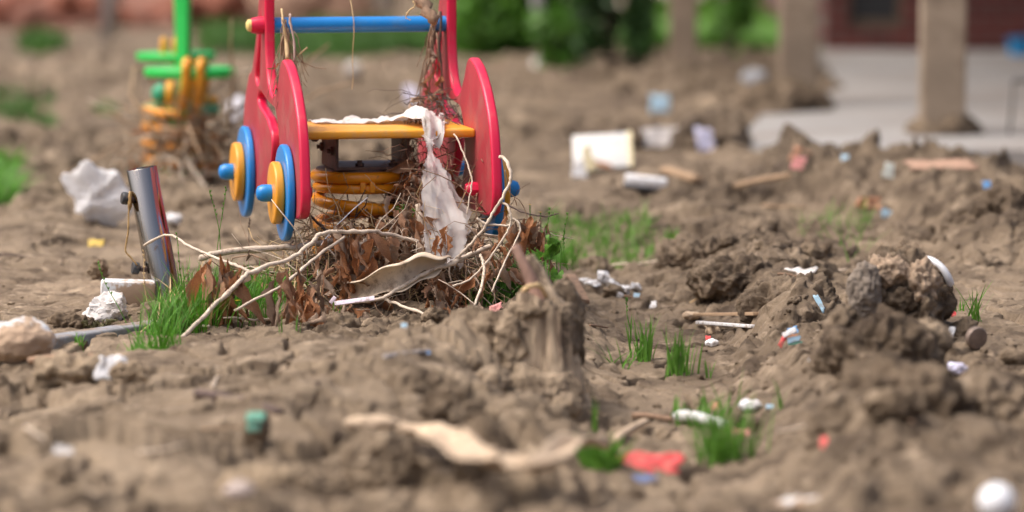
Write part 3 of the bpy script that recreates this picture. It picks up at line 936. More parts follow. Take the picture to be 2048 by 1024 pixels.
def bush(label, x, y, w, dep, h, mat_, n, seed, lsize):
    rng = np.random.default_rng(seed)
    r = empty('bush', (x, y, gz(x, y))); tag(r, label, 'bush')
    k = 26
    cl = np.stack([rng.uniform(-1, 1, k) * w / 2, rng.uniform(-1, 1, k) * dep / 2, rng.random(k) ** .8 * h], -1)
    cl[:, 2] += .05
    which = rng.integers(0, k, n)
    c = cl[which] + rng.normal(size=(n, 3)) * np.array([w * .12, dep * .12, h * .10]) * (.4 + rng.random(k)[which])[:, None]
    c[:, 2] = np.abs(c[:, 2])
    leafcloud('foliage', None, c + np.array(r.location), lsize, mat_, seed + 1, None, tuple(r.location), r)
    parts = []
    for i in range(9):
        e = Vector(cl[i]); m = Vector((e.x * .35, e.y * .35, e.z * .6))
        parts.append(tube(spline([(0, 0, -.05), m, e], 4), (.016, .004), 6))
    V, F = join(parts)
    link('branches', mesh('branches', V, F), TWIG_DK, r)

def build_green_back():
    bush('bright green leafy bush right of the red toy, far behind', -.03, 18.5, .42, .5, 1.0, BUSHG, 7500, 11, .034)
    bush('dark green bush beside the bright one, reaching lowest to the mud', .43, 17.4, .30, .4, .95, BUSHD, 6500, 12, .032)
    bush('small dull green shoots between the two bushes', .17, 17.0, .14, .2, .2, BUSHG, 1000, 14, .028)
    bush('mid green bush leaning behind the second porch post', 1.0, 18.2, .16, .3, .5, BUSHG, 900, 15, .03)
    p0 = Vector((.145, 17.9, 0)); V, F = tube([p0, p0 + Vector((-.02, 0, .2)), p0 + Vector((-.09, 0, .8))], .028, 10)
    tag(wobj('sapling', V, F, flatmat('pale_grey_trunk', (.30, .30, .31)), p0), 'slim pale grey trunk leaning between the two bushes', 'sapling')
    def patch(name, label, u0, u1, y0, y1, n, h, mat_, seed, wid=.012, thr=-.2):
        rng = np.random.default_rng(seed)
        y = rng.uniform(y0, y1, n); u = rng.uniform(u0, u1, n); x = (u - 1024) / FPX * y
        k = fbm2(x * 2.3, y * 1.3, 3, seed) > thr
        x, y = x[k], y[k]
        b = np.stack([x, y, ground(x, y) - .004], -1)
        V, Q = blade_field(b, h * (.5 + rng.random(len(b))), wid, .5, .8, seed)
        o = link(name, big_mesh(name, V, Q), mat_)
        tag(o, label, 'grass', None, 'stuff')
    patch('grass', 'strip of green grass across the mud behind the red toy', 400, 1270, 18.3, 20.8, 20000, .062, LAWNG, 21, .013, -.45)
    patch('lawn', 'bright green lawn beyond the thin post and bush', 1250, 1640, 19.0, 25, 16000, .085, GRASS_LT, 22, .014, -.9)
    patch('grass', 'small green grass patch at the far left below the brick heap', 40, 130, 18.4, 19.8, 1500, .06, LAWNG, 23)
    patch('grass', 'thin blurred grass patch on the mud at the left edge', -40, 110, 13.6, 15.2, 1500, .04, LAWNG, 24, .008)
    patch('grass', 'sparse blurred grass left of the green toy', 190, 260, 13.2, 14.4, 400, .04, LAWNG, 25, .008)
    patch('grass', 'thicker green grass clump cut by the left edge', -60, 22, 10.6, 11.6, 900, .085, GRASS, 26, .006, -2)
    patch('grass', 'green grass drifting behind the dead leaves right of the toy', 1090, 1310, 9.15, 10.1, 900, .042, GRASS_LT, 27, .0035, -.05)
    patch('grass', 'sparse sprouting grass on the flat mud below the scarp', 1600, 1740, 9.1, 10.2, 110, .060, GRASS_LT, 28, .003, -.3)

# ------------------------------------------------------------------ the red ride-on spring toy
YAW = math.radians(12)
TOY = Vector((-.23 - .40 * math.sin(YAW), 8.0 + .40 * math.cos(YAW), 0))      # middle of the toy on the ground
def toy_pt(x, s, z):
    """point from toy coordinates: x across, s back from the front edge, z up"""
    y = s - .40
    return Vector((TOY.x + x * math.cos(YAW) - y * math.sin(YAW), TOY.y + x * math.sin(YAW) + y * math.cos(YAW), z))

def build_toy():
    r = empty('spring_rider', TOY, (0, 0, YAW))
    tag(r, 'red and blue ride-on spring toy with yellow-hubbed wheels standing in flood debris', 'spring toy')
    S = -.40
    pts = [(.030, .207), (.012, .222), (.004, .250), (.009, .294), (.020, .343), (.036, .382), (.058, .413), (.106, .458), (.170, .496),
           (.215, .510), (.240, .513), (.262, .507), (.279, .494), (.299, .470), (.330, .445), (.368, .430), (.405, .434), (.434, .448), (.458, .475), (.474, .525), (.476, .60), (.474, .68),
           (.485, .725), (.515, .735), (.545, .715), (.570, .625), (.600, .560), (.646, .502), (.676, .470), (.722, .456),
           (.755, .428), (.786, .400), (.810, .352), (.824, .298), (.822, .250), (.808, .222), (.770, .207), (.700, .203), (.600, .204), (.535, .210),
           (.500, .224), (.462, .246), (.420, .277), (.397, .306), (.391, .332), (.402, .354), (.432, .366), (.458, .379), (.492, .386), (.540, .394), (.576, .401), (.592, .413), (.578, .426),
           (.545, .428), (.480, .418), (.415, .411), (.350, .405), (.325, .390), (.306, .368), (.292, .338), (.290, .310), (.305, .275), (.330, .245), (.345, .222), (.335, .208), (.300, .201), (.220, .198), (.130, .197), (.070, .199)]
    outer = [(s + S, z) for s, z in closed_spline(pts, 4)]
    slot = [(.522, .610), (.532, .606), (.536, .575), (.548, .510), (.560, .464), (.572, .448), (.592, .443), (.612, .447), (.626, .460), (.605, .490), (.570, .538), (.535, .590)]
    inner = [(s + S, z) for s, z in closed_spline(slot, 4)]
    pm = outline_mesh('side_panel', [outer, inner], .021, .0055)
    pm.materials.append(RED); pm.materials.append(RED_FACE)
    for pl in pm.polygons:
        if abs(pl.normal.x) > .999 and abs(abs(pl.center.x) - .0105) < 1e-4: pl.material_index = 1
    tilt = 0.0
    tyre = lathe_mesh('tyre_disc', rounded_disc(.099, 0, .016, .005), 64); tyre.materials.append(BLUE)
    hub = lathe_mesh('hub_disc', rounded_disc(.064, 0, .019, .005), 56); hub.materials.append(YELLOW)
    nub = lathe_mesh('hub_cap', [(0, 0), (.0175, 0), (.018, .010), (.0172, .020), (.0135, .0275), (.007, .0305), (0, .031)], 28); nub.materials.append(BLUE)
    stub = lathe_mesh('axle_stub', [(0, 0), (.016, 0), (.016, .05), (.012, .055), (0, .056)], 24); stub.materials.append(BLUE)
    bolt = lathe_mesh('bolt_cap', [(0, 0), (.0150, 0), (.0154, .010), (.0142, .020), (.0105, .0255), (0, .0265)], 8); bolt.materials.append(RED)
    HL, HR_ = .1845, .2065
    for sgn in (-1, 1):
        HALF = HR_ if sgn > 0 else HL
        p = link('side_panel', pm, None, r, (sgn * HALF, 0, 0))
        for s in (.160, .716):
            w = link('wheel', tyre, None, r, (sgn * (HALF + .0115), s + S, .246), (0, 0, 0 if sgn > 0 else PI))
            link('hub_disc', hub, None, w, (.0165, 0, 0)); link('hub_cap', nub, None, w, (.0358, 0, 0))
            if s < .3: link('bolt_cap', bolt, None, r, (sgn * (HALF - .0106), s + S, .246), (0, 0, PI if sgn > 0 else 0))
            elif sgn < 0: link('axle_stub', stub, None, r, (sgn * (HALF - .0106), s + S, .246), (0, 0, PI if sgn > 0 else 0))
        # end of the grip bar
        if sgn > 0: continue
        cap = link('grip_cap', lathe_mesh('grip_cap', [(0, 0), (.0185, 0), (.0185, .012), (.0155, .026), (0, .027)], 20), RED, r,
                   (sgn * (HALF + .0108), .50 + S, .572), (0, 0, 0 if sgn > 0 else PI))
        link('end_plug', lathe_mesh('end_plug', [(0, 0), (.0135, 0), (.0125, .006), (.007, .010), (0, .0105)], 20), CREAM, cap, (.0266, 0, 0))
    V, F = lathe([(0, -HL + .0106), (.0168, -HL + .0106), (.0168, HR_ - .0106), (0, HR_ - .0106)], 40)
    link('grip_bar', mesh('grip_bar', V, F, angle=40), BLUE, r, (0, .50 + S, .572))
    # seat board
    link('seat', bevel_mesh('seat', *box(-HL + .0108, HR_ - .0108, .175 + S, .470 + S, .352, .370), .0055, 3), SEATM, r)
    for bx in (-.13, .13):
        for by in (.23, .42):
            link('seat_bolt', lathe_mesh('seat_bolt', [(0, 0), (.008, 0), (.008, -.005), (.004, -.008), (0, -.008)], 12, 'z'), BLACKP, r, (bx, by + S, .3518))
    # bracket under the seat: a folded steel channel with bolts
    q = empty('bracket', (0, 0, 0)); q.parent = r
    bpy.data.objects.remove(q)
    parts = [box(-.085, .07, .24 + S, .42 + S, .2835, .289), box(-.085, -.079, .24 + S, .42 + S, .289, .3515), box(.064, .07, .24 + S, .42 + S, .289, .3515)]
    V, F = join(parts)
    b = link('bracket', mesh('bracket', V, F, smooth=False), STEELBR, r)
    for bx, by, bz, ry in ((-.087, .262, .322, PI), (-.087, .39, .322, PI), (.0715, .27, .322, 0)):
        link('bracket_bolt', lathe_mesh('bracket_bolt', [(0, 0), (.010, 0), (.010, .006), (.005, .006), (.005, .013), (0, .013)], 6), STEELBR, b, (bx, by + S, bz), (0, 0, ry))
    for bx in (-.03, .04):
        link('bracket_bolt', lathe_mesh('bracket_bolt', [(0, 0), (.009, 0), (.009, .006), (.005, .006), (.005, .012), (0, .012)], 6, 'z'), STEELBR, b, (bx, .27 + S, .2892))
    # spring: head plate, rings, coil
    cx, cy = -.02, .33 + S
    def ring(R, z, rad, tilt=0):
        V, F = [], []
        n, m = 56, 12
        for i in range(n):
            a = 2 * PI * i / n
            for k in range(m):
                b_ = 2 * PI * k / m
                q_ = R + rad * math.cos(b_)
                V.append((q_ * math.cos(a), q_ * math.sin(a), z + rad * math.sin(b_) + tilt * q_ * math.cos(a)))
        for i in range(n):
            for k in range(m):
                F.append((i * m + k, ((i + 1) % n) * m + k, ((i + 1) % n) * m + (k + 1) % m, i * m + (k + 1) % m))
        return V, F
    link('head_plate', lathe_mesh('head_plate', [(0, .272), (.090, .272), (.092, .2755), (.090, .2825), (0, .2825)], 56, 'z'), STEELBR, r, (cx, cy, 0))
    link('clamp_ring', mesh('clamp_ring', *ring(.091, .266, .0125)), ORANGE, r, (cx, cy, 0))
    cl = link('clamp_ring', mesh('clamp_ring', *ring(.088, .243, .0105)), ORANGE, r, (cx, cy, 0))
    link('clamp_lug', bevel_mesh('clamp_lug', *join([box(-.016, -.004, -.104, -.094, .236, .258), box(.004, .016, -.104, -.094, .236, .258)]), .003), ORANGE, cl)
    turns = 4.2; n = 190
    pts = []
    for i in range(n + 1):
        t = i / n; a = t * turns * 2 * PI + 2.6
        pts.append((cx + .088 * math.cos(a), cy + .088 * math.sin(a), .221 - .222 * t))
    V, F = tube(pts, .0125, 12); link('coil_spring', mesh('coil_spring', V, F), ORANGE, r)
    link('base_plate', lathe_mesh('base_plate', [(0, 0), (.12, 0), (.12, .012), (0, .012)], 40, 'z'), ORANGE, r, (cx, cy, -.012))
    link('rubber_stop', lathe_mesh('rubber_stop', [(0, .16), (.018, .16), (.02, .19), (.02, .24), (0, .24)], 20, 'z'), BLACKP, r, (cx + .072, cy - .01, 0))

def build_green_toy():
    d0 = 11.0
    def w(u): return (u - 365) / FPX * d0
    def hz(v, dd=0): return CAM_H - (v + 295) / FPX * (d0 + dd)
    r = empty('spring_rider', (w(365) + (365 - 1024) / FPX * d0, d0, 0))
    tag(r, 'green and orange ride-on spring toy with flat wings blurred at the left', 'spring toy')
    gz0 = gz(r.location.x, d0)
    # two tall boards seen edge on
    for x, y, t, lean, zb in ((w(373), -.05, .022, .010, .22), (w(353), .22, .021, -.045, .30)):
        pts = [(-.07, 0), (.08, 0), (.10, .06), (.07, .2), (.05, .45), (.02, .52), (-.02, .5), (-.04, .3), (-.08, .1)]
        me = outline_mesh('body_board', [closed_spline(pts, 5)], t, .006); me.materials.append(GREENP)
        link('body_board', me, None, r, (x, y, zb), (0, lean, 0))
    def plate(name, x0, x1, y, z, dep, th, mat_):
        c = (x0 + x1) / 2; L = (x1 - x0) / 2
        pts = [(L * math.cos(a) * (1 if abs(math.cos(a)) < .9 else 1), dep * math.sin(a) * (1 - .25 * math.cos(a))) for a in np.linspace(0, 2 * PI, 28)[:-1]]
        me = outline_mesh(name, [pts], th, .006)        # y,z outline, thickness x
        me.materials.append(mat_)
        return link(name, me, None, r, (c, y, z), (0, PI / 2, PI / 2))
    plate('wing', w(304), w(484), -.24, hz(142, -.24), .11, .026, GREENP)
    plate('wing', w(249), w(414), .34, hz(111, .34), .11, .024, GREENP)
    plate('foot_rest', w(284), w(330), -.02, hz(214), .06, .022, TEALP)
    plate('foot_rest', w(372), w(440), -.04, hz(216), .06, .024, TEALP)
    # orange hoops hanging under the near wing
    for u in (393, 421):
        pts = [(w(u), -.355, hz(150, -.36)), (w(u), -.36, hz(128, -.36)), (w(u) - .002, -.30, hz(120, -.3)), (w(u), -.2, hz(126, -.2)),
               (w(u - 2), -.12, hz(150)), (w(u - 8), -.14, hz(180)), (w(u - 16), -.2, hz(203)), (w(u - 12), -.28, hz(196, -.28)), (w(u - 3), -.34, hz(172, -.34)), (w(u), -.355, hz(150, -.36))]
        V, F = tube(spline(pts, 6), .0115, 12); link('hoop', mesh('hoop', V, F), YELLOW, r)
    for u in (310, 334):
        link('peg', lathe_mesh('peg', [(0, -.024), (.008, -.022), (.011, 0), (.009, .03), (.004, .036), (0, .037)], 16, 'z'), YELLOW, r, (w(u), .28, hz(97, .28)))
    link('peg', lathe_mesh('peg', [(0, -.024), (.011, -.02), (.013, 0), (.009, .02), (0, .024)], 16, 'z'), YELLOW, r, (w(338), .25, hz(124, .25)))
    link('side_knob', lathe_mesh('side_knob', [(0, 0), (.022, 0), (.03, .010), (.028, .026), (.014, .037), (0, .039)], 24), TEALP, r, (w(336), -.08, hz(183)), (0, 0, PI))
    link('knob_plate', lathe_mesh('knob_plate', rounded_disc(.036, 0, .02, .004), 32), YELLOW, r, (w(337), -.08, hz(183)))
    link('body_block', bevel_mesh('body_block', *box(w(352), w(380), -.10, .08, hz(225), hz(160)), .006), flatmat('dark_orange_block', (.35, .16, .04)), r)  # block in a darker orange than the hoops and pegs
    link('neck', bevel_mesh('neck', *box(w(372), w(388), -.1, -.03, hz(262), hz(218)), .004), GREENP, r)
    pts = []
    n = 170
    for i in range(n + 1):
        t = i / n; a = t * 4.4 * 2 * PI
        pts.append((w(360) + .095 * math.cos(a), -.02 + .095 * math.sin(a), .205 - .20 * t + gz0))
    V, F = tube(pts, .012, 10); link('coil_spring', mesh('coil_spring', V, F), ORANGE, r)
    link('base_plate', lathe_mesh('base_plate', [(0, 0), (.12, 0), (.12, .012), (0, .012)], 40, 'z'), GREENP, r, (w(360), .02, gz0))
    link('stem', lathe_mesh('stem', [(0, 0), (.028, 0), (.024, .2), (0, .2)], 20, 'z'), GREENP, r, (w(348), .0, gz0))

# ------------------------------------------------------------------ left: steel tube, kerb, rubbish
def build_left():
    base = P(338, 628, 8.25); top = P(283, 336, 8.25)
    ax = (top - base); Lz = ax.length; ax.normalize()
    rot = ax.to_track_quat('Z', 'Y').to_euler()
    base = base - ax * .06; Lz += .06
    r = empty('steel_post', base); tag(r, 'short shiny steel tube post leaning left beside the red toy', 'post')
    R = .0318
    me = lathe_mesh('tube', [(R, 0), (R, Lz - .001), (R - .0008, Lz), (R - .003, Lz), (R - .0032, Lz - .002), (R - .0032, .02)], 56, 'z', 50)
    link('tube', me, CHROME, r, (0, 0, 0), rot)
    for k, (u, v) in enumerate(((256, 397), (277, 537))):
        c = P(u, v, 8.235) - base
        kn = lathe_mesh('knob', [(0, 0), (.0125, 0), (.0135, .003), (.0135, .011), (.0115, .0135), (0, .0138)], 10)
        ko = link('knob', kn, BLACKP, r, c, (0, -.12, PI + .35))
        V, F = tube([(0, 0, 0), (-.020, .004, 0)], .006, 10); link('bolt', mesh('bolt', V, F), STEELBR, ko)
    # twine tied between the two knobs
    pts = spline([P(258, 410, 8.222), P(257, 440, 8.22), P(256, 466, 8.22), P(251, 500, 8.22), P(262, 515, 8.22), P(274, 530, 8.222)], 5)
    pp = [tube(pts, .0018, 6, .2)]
    for k in range(5):
        rr = .0125
        c = P(261, 396 + k * 3.2, 8.232)
        pp.append(tube([c + Vector((-.001 + .002 * math.sin(k), rr * math.cos(a) * .9, rr * .95 * math.sin(a))) for a in np.linspace(0, 2 * PI, 13)], .0022, 5, .2))
    V, F = join(pp)
    tag(wobj('twine', V, F, TWINE, pts[0]), 'fraying brown twine tied between the two black knobs of the steel post', 'twine')
    # kerb
    a = P(80, 680, 7.50); b = P(350, 640, 7.90); dv = (b - a); dv.z = 0; L_ = dv.length; dv.normalize()
    r0 = Vector((a.x, a.y, a.z - .12)); sl = math.asin((b.z - a.z) / L_)
    V, F = box(0, L_, 0, .05, 0, .12)
    me = bevel_mesh('kerb_stone', V, F, .006, 3)
    k = link('kerb_stone', me, KERBM, None, r0, (0, -sl, math.atan2(dv.y, dv.x)))
    tag(k, 'grey concrete kerb edge half buried in front of the steel post', 'kerb')
    # rubbish round the post
    def crumple(name, label, cat, u, v, wpx, hpx, mat_, seed, dz=0, flat_=.55, amp=.35, lump=.45, sub=5, d=None, fine=.08):
        g = G(u, v) if d is None else P(u, v, d)
        s = g.y / FPX
        if name in ('plastic_bag', 'paper_wad'): me = crumple_mesh(name, (wpx * s / 2, wpx * s / 2 * flat_, hpx * s / 2), seed, sub)
        else: me = blob_mesh(name, (wpx * s / 2, wpx * s / 2 * flat_, hpx * s / 2), seed, sub, amp, 1.4, lump, 2.6, fine)
        o = link(name, me, mat_, None, (g.x, g.y + .02, g.z + hpx * s * .40 + dz)); tag(o, label, cat); return o
    crumple('plastic_bag', 'large crumpled white plastic bag lying behind the steel post', 'plastic bag', 196, 448, 165, 140, WHITEBAG, 31, lump=.25, fine=.015, amp=.38)
    crumple('paper_wad', 'crumpled off-white paper leaning on the kerb left of the steel post', 'paper', 212, 655, 105, 74, PAPER, 32, d=7.98, lump=.3, amp=.38, fine=.03)
    crumple('mud_clod', 'dark flat mud slab beside the crumpled paper on the kerb', 'mud clod', 138, 668, 92, 42, MUD_DARK, 33, d=7.92)
    crumple('foam_block', 'muddy block with pale blue-white top at the left edge', 'foam block', 38, 722, 140, 92, FOAM, 34, lump=.1, amp=.12, fine=.03, flat_=.8)
    crumple('mud_clod', 'long rounded mud lump with a knobbly top in front of the kerb', 'mud clod', 150, 770, 175, 52, MUD_PALE, 35)
    crumple('mud_clod', 'rounded mud lump half covering the white painted scrap', 'mud clod', 262, 772, 78, 50, MUD_PALE, 36)
    crumple('mud_clod', 'small pointed clod with a white fleck behind the paper wad', 'mud clod', 195, 562, 40, 40, MUD_DARK, 37)
    # pale slab of plasterboard behind the paper
    g = P(252, 614, 8.20)
    me = bevel_mesh('board_scrap', *box(-.062, .05, -.018, .018, -.025, .028), .007)
    tag(link('board_scrap', me, FOAM, None, (g.x + .01, g.y, g.z + .028), (.1, .04, .10)), 'muddy white board scrap wedged against the foot of the steel post', 'board scrap')
    # white painted scrap in front
    g = G(224, 768); s = g.y / FPX
    me = sheet_mesh('paint_scrap', 62 * s, 52 * s, 5, crumple=.10, ragged=.25, thick=.003)
    tag(link('paint_scrap', me, WHITE_P, None, (g.x, g.y + .01, g.z + 26 * s), (1.25, .1, .15)), 'bright white flaked paint scrap on the mud at lower left', 'paint scrap')
    # leaf scraps on the kerb
    r = empty('leaf_scraps', P(190, 660, 7.93)); tag(r, 'dry green-brown leaf scraps heaped on the kerb below the paper', 'leaf scraps')
    for i in range(14):
        link('leaf', leaf_mesh(900 + i, 1, .4), flat_leaf, r, (random.uniform(-.03, .035), random.uniform(-.02, .01), random.uniform(-.004, .014)),
             (random.uniform(1.0, 2.0), random.uniform(-.5, .5), random.uniform(0, 6)), (.028, .028, .032))
flat_leaf = M('olive_dry_leaf', (.16, .15, .07), .7, var=.4, scale=40, transl=.2)

# ------------------------------------------------------------------ flood debris hung on the toy
LEAFMESH = []
def leaf_set():
    for i in range(10):
        for mi, mt in enumerate(LEAFS):
            me = leaf_mesh(i * 7 + mi); me.materials.append(mt); LEAFMESH.append((mi, me))
leaf_set()
LR = random.Random(11)
def pick(weights):
    mi = LR.choices(range(4), weights)[0]
    return LR.choice([m for k, m in LEAFMESH if k == mi])

def cluster(parent, box_, d, n, L, weights, tilt=.22):
    for _ in range(n):
        u = LR.uniform(box_[0], box_[2]); v = LR.uniform(box_[1], box_[3])
        put_leaf(parent, P(u, v, d + LR.uniform(-.035, .035)), LR.uniform(*L), tilt, weights, 1.0)

def put_leaf(parent, p, L, tilt=.4, weights=(4, 4, 1, 1), W=1.0, rot=None):
    loc = Vector(p) - parent.location
    rt = rot or (LR.gauss(0, tilt), LR.gauss(0, tilt), LR.uniform(0, 6.28))
    k_ = W * min(L, .062 + .12 * L)
    return link('leaf', pick(weights), None, parent, loc, rt, (k_ * LR.uniform(.8, 1.15), k_ * LR.uniform(.8, 1.15), L))

def branch(label, pts, r0, r1, mat_, name='dead_branch', cat='branch', sub=6, jit=.10, group=None, knots=2, sides=8):
    pp = spline(pts, sub)
    pp = [p + Vector((LR.gauss(0, r0 * .18), LR.gauss(0, r0 * .18), LR.gauss(0, r0 * .18))) for p in pp]
    k_ = .86 if r0 < .007 else 1
    V, F = tube(pp, (r0 * k_, r1 * k_), sides, jit, knots)
    o = wobj(name, V, F, mat_, pp[0])
    tag(o, label, cat, group)
    return o

def fibres(n, centre, spread, length, rad, seed, droop=.3, sides=4, seg=5, base=None):
    rr = random.Random(seed); parts = []
    for _ in range(n):
        p = Vector(centre) + Vector([max(-1.5, min(1.5, rr.gauss(0, 1))) * s for s in spread])
        d = Vector((rr.gauss(0, 1), rr.gauss(0, 1), rr.gauss(0, .7))).normalized()
        L = length * rr.uniform(.4, 1.5); pts = [p]
        for k in range(seg):
            d = (d + Vector((rr.gauss(0, .35), rr.gauss(0, .35), rr.gauss(0, .35) - droop * .3))).normalized()
            pts.append(pts[-1] + d * L / seg)
        q = rad * rr.uniform(.5, 1.6)
        parts.append(tube(pts, (q, q * .45), sides))
    return join(parts)

def build_debris():
    # heap under and in front of the spring
    c = P(770, 585, 8.22)
    hz_ = gz(c.x, c.y)
    r = empty('debris_heap', (c.x, c.y, hz_)); tag(r, 'heap of dead leaves, roots and twigs packed round the orange spring of the red toy', 'debris heap')
    m = blob_mesh('mud', (.21, .17, .055), 41, 4, .3, 2, .3, 4); link('mud', m, MUD_DARK, r, (0, .02, .0))
    def local(mesh_parts, name, mt, kind=None):
        V, F = mesh_parts
        o = link(name, mesh(name, [Vector(v) for v in V], F), mt, r)
        if kind: o['kind'] = kind
        return o
    local(join([fibres(420, (.01, .02, .06), (.11, .07, .04), .13, .0011, 1), fibres(240, (.075, .02, .12), (.035, .045, .04), .09, .0011, 2), fibres(160, (.085, .03, .24), (.03, .04, .05), .09, .0010, 22)]), 'root_fibres', TWIG_BR, 'stuff')
    local(join([fibres(150, (.0, -.03, .05), (.13, .06, .035), .15, .0012, 3), fibres(50, (-.03, -.05, .10), (.07, .03, .025), .13, .0010, 4, .8), fibres(120, (-.02, -.10, .03), (.13, .04, .02), .16, .0012, 24)]), 'straw', STRAW, 'stuff')
    local(fibres(110, (.02, .0, .05), (.14, .07, .03), .14, .0018, 5), 'twigs', TWIG_DK, 'stuff')
    for i in range(290):
        x = LR.gauss(-.01, .12); y = LR.gauss(-.03, .07); top = .15 * math.exp(-((x - .055) / .065) ** 2) + .05 * math.exp(-(x / .16) ** 2) + .025
        z = LR.uniform(.0, top)
        put_leaf(r, r.location + Vector((x, y, z + .02)), LR.uniform(.028, .075), .8, (4, 3, 4, 2))
    # rust leaves heaped high in front of the coil
    for u, v, d in ((722, 446, 8.1), (735, 470, 8.08), (705, 462, 8.1), (748, 438, 8.12), (760, 470, 8.1), (690, 486, 8.06), (715, 500, 8.06), (745, 500, 8.06), (775, 500, 8.1),
                    (800, 470, 8.15), (815, 440, 8.18), (830, 420, 8.2), (790, 530, 8.05), (660, 560, 8.02), (680, 590, 8.0), (825, 375, 8.24), (835, 395, 8.2), (820, 410, 8.2), (838, 330, 8.28), (842, 350, 8.27), (826, 345, 8.28), (832, 310, 8.3), (850, 372, 8.25), (846, 390, 8.22), (905, 345, 8.25), (912, 370, 8.22), (898, 330, 8.27), (915, 330, 8.25), (700, 530, 8.02), (725, 545, 8.0), (755, 540, 8.02), (835, 520, 8.08), (820, 500, 8.1), (690, 560, 7.98), (665, 575, 7.98), (640, 600, 7.95), (700, 615, 7.92), (730, 625, 7.9)):
        put_leaf(r, P(u, v, d), LR.uniform(.05, .085), .35, (4, 4, 2, 1))
    # thin green shoots and green leaf bits
    for u, v in ((812, 410), (795, 412), (822, 418)):
        o = link('leaf', leaf_mesh(501, 1, .5), GRASS_LT, r, P(u, v, 8.16) - r.location, (.5, .4, u), (.018, .018, .02))

    loose = empty('debris_heap', r.location); tag(loose, 'outer skirt of fallen leaves and thin twigs spread in front of the debris heap', 'debris heap')
    # branches
    b = branch('longest pale bent branch arching from the mud up over the left half of the heap',
               [P(348, 694, 7.62), P(412, 628, 7.72), P(471, 571, 7.8), P(502, 544, 7.83), P(580, 517, 7.88), P(623, 485, 7.92), P(651, 465, 7.94), P(717, 464, 7.97), P(764, 466, 8.0), P(842, 484, 8.05), P(850, 488, 8.1)], .0052, .0048, TWIG_PALE, knots=5)
    for u, v, L in ((700, 470, .085), (715, 468, .10), (728, 468, .08), (742, 466, .09), (690, 472, .11), (672, 470, .12), (650, 478, .08), (755, 468, .07)):
        put_leaf(b, P(u, v, 7.97), L, .18, (3, 5, 0, 0), 1.0)
    cluster(b, (672, 440, 775, 520), 8.0, 30, (.04, .09), (4, 4, 3, 2))
    cluster(b, (770, 420, 850, 480), 8.1, 22, (.03, .075), (4, 3, 4, 2), .5)
    b = branch('thin pale twig crossing in front of the steel post and drooping into brown leaves',
               [P(288, 490, 8.16), P(337, 470, 8.12), P(378, 492, 8.02), P(428, 514, 7.92), P(470, 530, 7.86), P(500, 543, 7.83)], .0028, .0034, TWIG_PALE)
    for u, v, L, W in ((405, 524, .155, 1), (424, 520, .165, 1.0), (440, 508, .15, .9), (460, 540, .14, 1), (474, 545, .10, 1), (414, 560, .12, 1), (452, 560, .13, .9), (434, 590, .11, 1.), (400, 530, .09, 1)):
        put_leaf(b, P(u, v, 7.84 + LR.uniform(-.03, .04)), L, .12, (5, 5, 0, 1), W * .8)
    cluster(b, (395, 515, 482, 570), 7.84, 16, (.06, .14), (5, 5, 1, 2))
    cluster(b, (400, 570, 475, 625), 7.82, 10, (.05, .09), (5, 4, 1, 2))
    b = branch('straight pale twig running below the longest branch into the leaf heap',
               [P(470, 622, 7.75), P(500, 604, 7.78), P(553, 578, 7.82), P(590, 550, 7.86), P(640, 508, 7.92), P(690, 474, 7.97)], .0030, .0036, TWIG_PALE)
    for u, v, L, W in ((568, 540, .13, .9), (580, 575, .10, 1.), (600, 560, .12, .9), (622, 568, .11, .9), (560, 590, .10, .9), (612, 590, .085, 1), (634, 575, .09, 1), (655, 520, .10, .8)):
        put_leaf(b, P(u, v, 7.84 + LR.uniform(-.03, .03)), L, .12, (5, 4, 1, 0), W * .8)
    cluster(b, (556, 530, 645, 590), 7.85, 15, (.06, .12), (5, 4, 2, 2))
    cluster(b, (560, 590, 650, 630), 7.80, 9, (.035, .07), (5, 4, 2, 2))
    branch('short pale twig lying low across the grass left of the brown leaves', [P(300, 645, 8.0), P(350, 650, 7.85), P(380, 652, 7.8), P(418, 652, 7.75)], .0026, .0030, TWIG_PALE)
    b = branch('thick hollow tan stalk lying level behind the grass', [P(400, 516, 8.02), P(430, 507, 8.02), P(495, 500, 8.05), P(560, 496, 8.08), P(600, 495, 8.1), P(650, 482, 8.14), P(700, 478, 8.18)], .0070, .0060, TWIG_PALE, sub=4)
    put_leaf(b, P(503, 499, 8.02), .03, .3, (0, 0, 0, 1), 1.4)
    branch('upright pale stem at the right edge of the leaf heap beside the hanging film', [P(836, 408, 8.12), P(840, 440, 8.11), P(844, 470, 8.10), P(841, 500, 8.08), P(828, 530, 8.05), P(812, 556, 8.03)], .0066, .0055, TWIG_PALE, sub=4)
    branch('forked twig lying at the foot of the leaf heap, end pointing right', [P(740, 585, 7.98), P(768, 598, 7.93), P(811, 614, 7.86), P(862, 634, 7.80)], .0040, .0030, TWIG_PALE)
    branch('grey twig end crossing over the tan curled sheet', [P(702, 606, 7.92), P(745, 600, 7.9), P(772, 592, 7.9), P(838, 553, 7.93), P(872, 536, 7.95), P(897, 530, 7.96), P(930, 514, 7.98), P(955, 503, 8.0), P(981, 492, 8.02)], .0036, .0062, TWIG_PALE)
    branch('long white vine curling round the right wheels and down to the left', [P(1000, 313, 8.02), P(1010, 318, 8.0), P(1019, 337, 7.98), P(1021, 360, 7.97), P(1009, 388, 7.96), P(984, 429, 7.95), P(968, 457, 7.95), P(937, 492, 7.96), P(914, 516, 7.97), P(892, 533, 7.98)], .0042, .0030, TWIG_PALE)
    branch('white vine looping below the right wheels to the ground', [P(1003, 405, 7.96), P(1015, 412, 7.95), P(1021, 430, 7.94), P(1021, 449, 7.94), P(1002, 484, 7.93), P(968, 531, 7.92), P(937, 560, 7.91), P(905, 572, 7.9)], .0030, .0022, TWIG_PALE)
